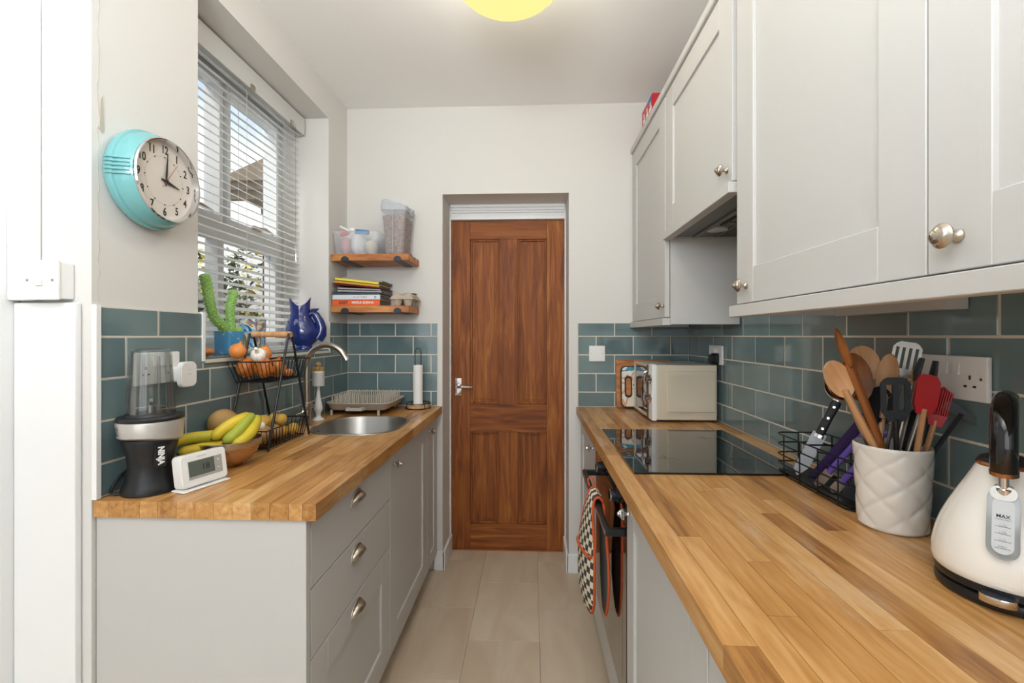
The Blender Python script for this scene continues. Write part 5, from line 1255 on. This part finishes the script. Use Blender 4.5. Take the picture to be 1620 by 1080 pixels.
t_, L_ = uten('tongs', 'steel tongs with grey silicone tips and handle ring leaning right', 'tongs', -0.032, -0.020, pxp(1470, 567, .93), (-.3, -1, 0))
for s in (-1, 1):
    b = MB(); b.tube([(0, 0, 0), (s*.006, 0, L_*.4), (s*.011, 0, L_-.045)], [.004, .006, .006], 8, flat=.45); ar = obj('arm', b, 'steel', t_)
    b = MB(); b.tube([(s*.011, 0, L_-.048), (s*.013, 0, L_-.03), (s*.011, 0, L_-.002)], [.008, .011, .008], 10, flat=.5); obj('tip', b, 'slate', ar)
t_, L_ = uten('honey_dipper', 'pale corded wooden honey stick between the turner and tongs', 'honey dipper', -0.022, 0.000, pxp(1447, 586, .95), (-.3, -1, 0))
b = MB(); b.tube([(0, 0, 0), (0, 0, L_-.03)], .004, 8); obj('handle', b, 'chrome', t_)
b = MB()
for k in range(5): b.ball((.002*(-1)**k, 0, L_-.028+.0075*k), (.007-.0006*k, .007-.0006*k, .005), 10, 6)
obj('head', b, 'beech', t_)
t_, L_ = uten('grey_fish_slice', 'grey flat bladed slice leaning far right out of the crock', 'slice', -0.014, -0.007, pxp(1530, 640, .915), (-.5, -1, 0))
b = MB(); b.tube([(0, 0, 0), (0, 0, L_-.02)], [.007, .010], 8, flat=.35); obj('handle', b, 'slate', t_)
b = MB(); b.prism([(-.030, L_-.024), (.034, L_-.030), (.034, L_-.018), (-.028, L_-.004)], -.0015, .0015, 'Y'); obj('head', b, 'slate', t_)

# kettle
kt = thing('kettle', 'cream pyramid kettle with black handle at the right edge', 'kettle', (.715, .72, W0))
b = MB(); b.lathe([(.070, 0), (.075, .001), (.0795, .005), (.0805, .011), (.079, .016), (.074, .018)], n=64, cap0=True, cap1=True); obj('power_base', b, 'blackplastic', kt)
b = MB(); b.lathe([(.073, .019), (.079, .021), (.081, .028), (.0805, .033)], n=64, cap0=True); obj('lower_band', b, 'blackplastic', kt)
b = MB(); KB = [(.0805, .033), (.0835, .038), (.0842, .046), (.0828, .065), (.0790, .085), (.0725, .106), (.0640, .127), (.0540, .148), (.0440, .168), (.0365, .184), (.0320, .194)]
b.lathe(KB, n=72); bd = obj('body', b, 'creamk', kt, sharp=80)
b = MB(); b.lathe([(.0325, .193), (.0335, .196), (.0320, .199), (.029, .2)], n=64); obj('neck_ring', b, 'copper', kt)
b = MB(); b.lathe([(.0305, .199), (.028, .205), (.018, .210), (.006, .212), (.006, .217)], n=48); ld = obj('lid', b, 'blackplastic', kt)
b = MB(); b.ball((0, 0, .227), (.010, .010, .010), 20, 12); obj('lid_knob', b, 'chrome', ld)
ha = math.radians(223)      # direction in which the handle foot and gauge face
hd_ = Vector((math.cos(ha), math.sin(ha), 0))
def hp(r, z): return hd_*r+Vector((0, 0, z))
b = MB(); b.tube([hp(.051, .168), hp(.053, .196)], [.006, .0055], 12); b.tube([hp(.047, .158), hp(.051, .172)], [.013, .010], 16); obj('handle_stem', b, 'chrome', kt)
b = MB(); hh_ = smooth([hp(.052, .194), hp(.056, .215), hp(.056, .240), hp(.048, .266), hp(.030, .284), hp(.0, .292), hp(-.03, .290)], 5); b.tube(hh_, .0148, 18); hn = obj('handle', b, 'blackplastic', kt, sharp=60)
hn.data.materials.clear(); hn.data.materials.append(mat('gloss_black', '#0c0c0d', .12, coat=.5))
b = MB(); b.tube([hp(.0515, .190), hp(.0525, .196)], [.0154, .0154], 18); obj('handle_ring', b, 'copper', kt)
# water gauge lying on the slanted body
tdir = (Vector(hp(.0475, .161))-Vector(hp(.0800, .080))).normalized(); side = Vector((-math.sin(ha), math.cos(ha), 0)); nn = side.cross(tdir)
mid = Vector(hp(.0655, .124))
gm = Matrix((side, tdir, nn)).transposed().to_4x4(); gm.translation = mid+nn*.002
b = MB(); b.T = gm; b.prism(rrect(-.0165, .0165, -.050, .048, .016, 8), -.012, .0045); gf = obj('gauge_frame', b, 'gauge_plastic', kt, sharp=50)
b = MB(); b.T = gm; b.prism(rrect(-.0110, .0110, -.043, .034, .0108, 8), .0046, .0060); obj('gauge_window', b, mat('gauge_face', '#c9ccce', .12), kt, sharp=50)
b = MB(); b.T = gm; b.prism(rrect(-.0135, .0135, .030, .050, .009, 6), .0048, .0070); obj('gauge_cap', b, 'steel', kt)
Kw = MW[kt.name]
text('lettering', 'MAX', .0065, Kw @ gm @ Matrix.Translation((0, .008, .0063)), 'ink', kt, .0001, .0001)
for i, s_ in enumerate(('1.5L', '1.0L', '0.7L', 'MIN')): text('lettering', s_, .0048, Kw @ gm @ Matrix.Translation((0, -.004-.0098*i, .0063)), 'greyprint', kt, .0001)
b = MB(); b.T = gm
for i in range(5): b.box(-.008, .008, .0035-.0098*i, .0039-.0098*i, .0060, .0063)
obj('gauge_lines', b, 'ink', kt)
lv_a = math.radians(220); ld_ = Vector((math.cos(lv_a), math.sin(lv_a), 0)); sd_ = Vector((-math.sin(lv_a), math.cos(lv_a), 0))
lm = Matrix((sd_, ld_, Vector((0, 0, 1)))).transposed().to_4x4(); lm.translation = ld_*.082+Vector((0, 0, .020))
b = MB(); b.T = lm; b.rings([[(.020*math.cos(t), .014*math.sin(t)*s_, z) for t in [2*PI*i/28 for i in range(28)]] for z, s_ in ((-.006, .8), (-.004, 1), (.004, 1.1), (.006, 1.05))]); obj('switch_lever', b, 'chrome', kt, sharp=60)
b = MB(); b.T = lm; b.rings([[(.0165*math.cos(t), .0112*math.sin(t), z) for t in [2*PI*i/28 for i in range(28)]] for z in (.0058, .0072)]); obj('lever_pad', b, 'slate', kt)

# ================================================================ oven gloves on the oven handle
og = thing('double_oven_glove', 'checked double oven glove with orange binding over the oven handle', 'oven gloves', (.215, 1.56, .755))
def glove_sheet(xs_, zs_, yc, hw0, hw1, th_, skew=0):
    """strip following (x,z) path with half widths; returns rings of a flattened section"""
    rings = []
    N = len(xs_)
    for i in range(N):
        a = Vector((xs_[max(i-1, 0)], 0, zs_[max(i-1, 0)])); c = Vector((xs_[min(i+1, N-1)], 0, zs_[min(i+1, N-1)])); t = (c-a).normalized(); nrm = Vector((-t.z, 0, t.x)); hw = hw0[i]; y = yc[i]
        p = Vector((xs_[i], y, zs_[i])); k_ = skew*min(1, max(0, (.76-zs_[i])/.12)); rings.append([p + Vector((-k_*hw*math.cos(q), hw*math.cos(q), 0)) + nrm*th_[i]*math.sin(q) for q in [2*PI*k/16 for k in range(16)]])
    return rings
# front half: pocket hangs in the aisle, strap rises and folds over the bar
xs_ = [.190, .188, .186, .184, .184, .186, .190, .196, .206, .220, .2300]
zs_ = [.375, .39, .43, .48, .54, .60, .67, .73, .762, .768, .757]
hw = [.02, .050, .072, .080, .082, .076, .062, .054, .052, .052, .052]; th_ = [.004, .012, .016, .018, .016, .013, .008, .006, .005, .005, .005]; yc = [1.56]*11
b = MB(); b.rings(glove_sheet(xs_, zs_, yc, hw, hw, th_, .2)); obj('front_mitt', b, 'check', og, world=True, sharp=70)
xb2 = [.2335, .236, .240, .243, .244, .243, .242]; zb2 = [.745, .70, .64, .56, .48, .41, .375]; hb = [.050, .052, .066, .078, .076, .050, .02]; tb2 = [.004, .006, .010, .012, .012, .008, .004]
b = MB(); b.rings(glove_sheet(xb2, zb2, [1.555, 1.55, 1.545, 1.54, 1.54, 1.54, 1.54], hb, hb, tb2)); obj('rear_mitt', b, 'quilt', og, world=True, sharp=70)
def binding(name, xs, zs, yc, hw, skew=0):
    kk = lambda z: skew*min(1, max(0, (.76-z)/.12))
    P = [(x+kk(z)*h, y-h, z) for x, y, z, h in zip(xs, yc, zs, hw)][::-1] + [(x-kk(z)*h, y+h, z) for x, y, z, h in zip(xs, yc, zs, hw)]
    b = MB(); b.tube(smooth(P, 3), .0045, 8); obj(name, b, 'orange', og, world=True)
binding('binding', xs_, zs_, yc, [h+.001 for h in hw], .2); binding('binding', xb2, zb2, [1.555, 1.55, 1.545, 1.54, 1.54, 1.54, 1.54], hb)
b = MB(); b.tube([(.186-.2*.078*math.cos(q)-.0165*math.sin(q)**.5*1.0, 1.56+.078*math.cos(q), .585-.012*math.sin(q)) for q in [PI*k/12 if k else 0 for k in range(12)]], .005, 8); obj('pocket_binding', b, 'orange', og, world=True)
b = MB(); b.tube(smooth([(.205, 1.635, .764), (.200, 1.645, .785), (.215, 1.648, .79), (.222, 1.636, .768)]), .003, 6); obj('hanging_loop', b, 'orange', og, world=True)
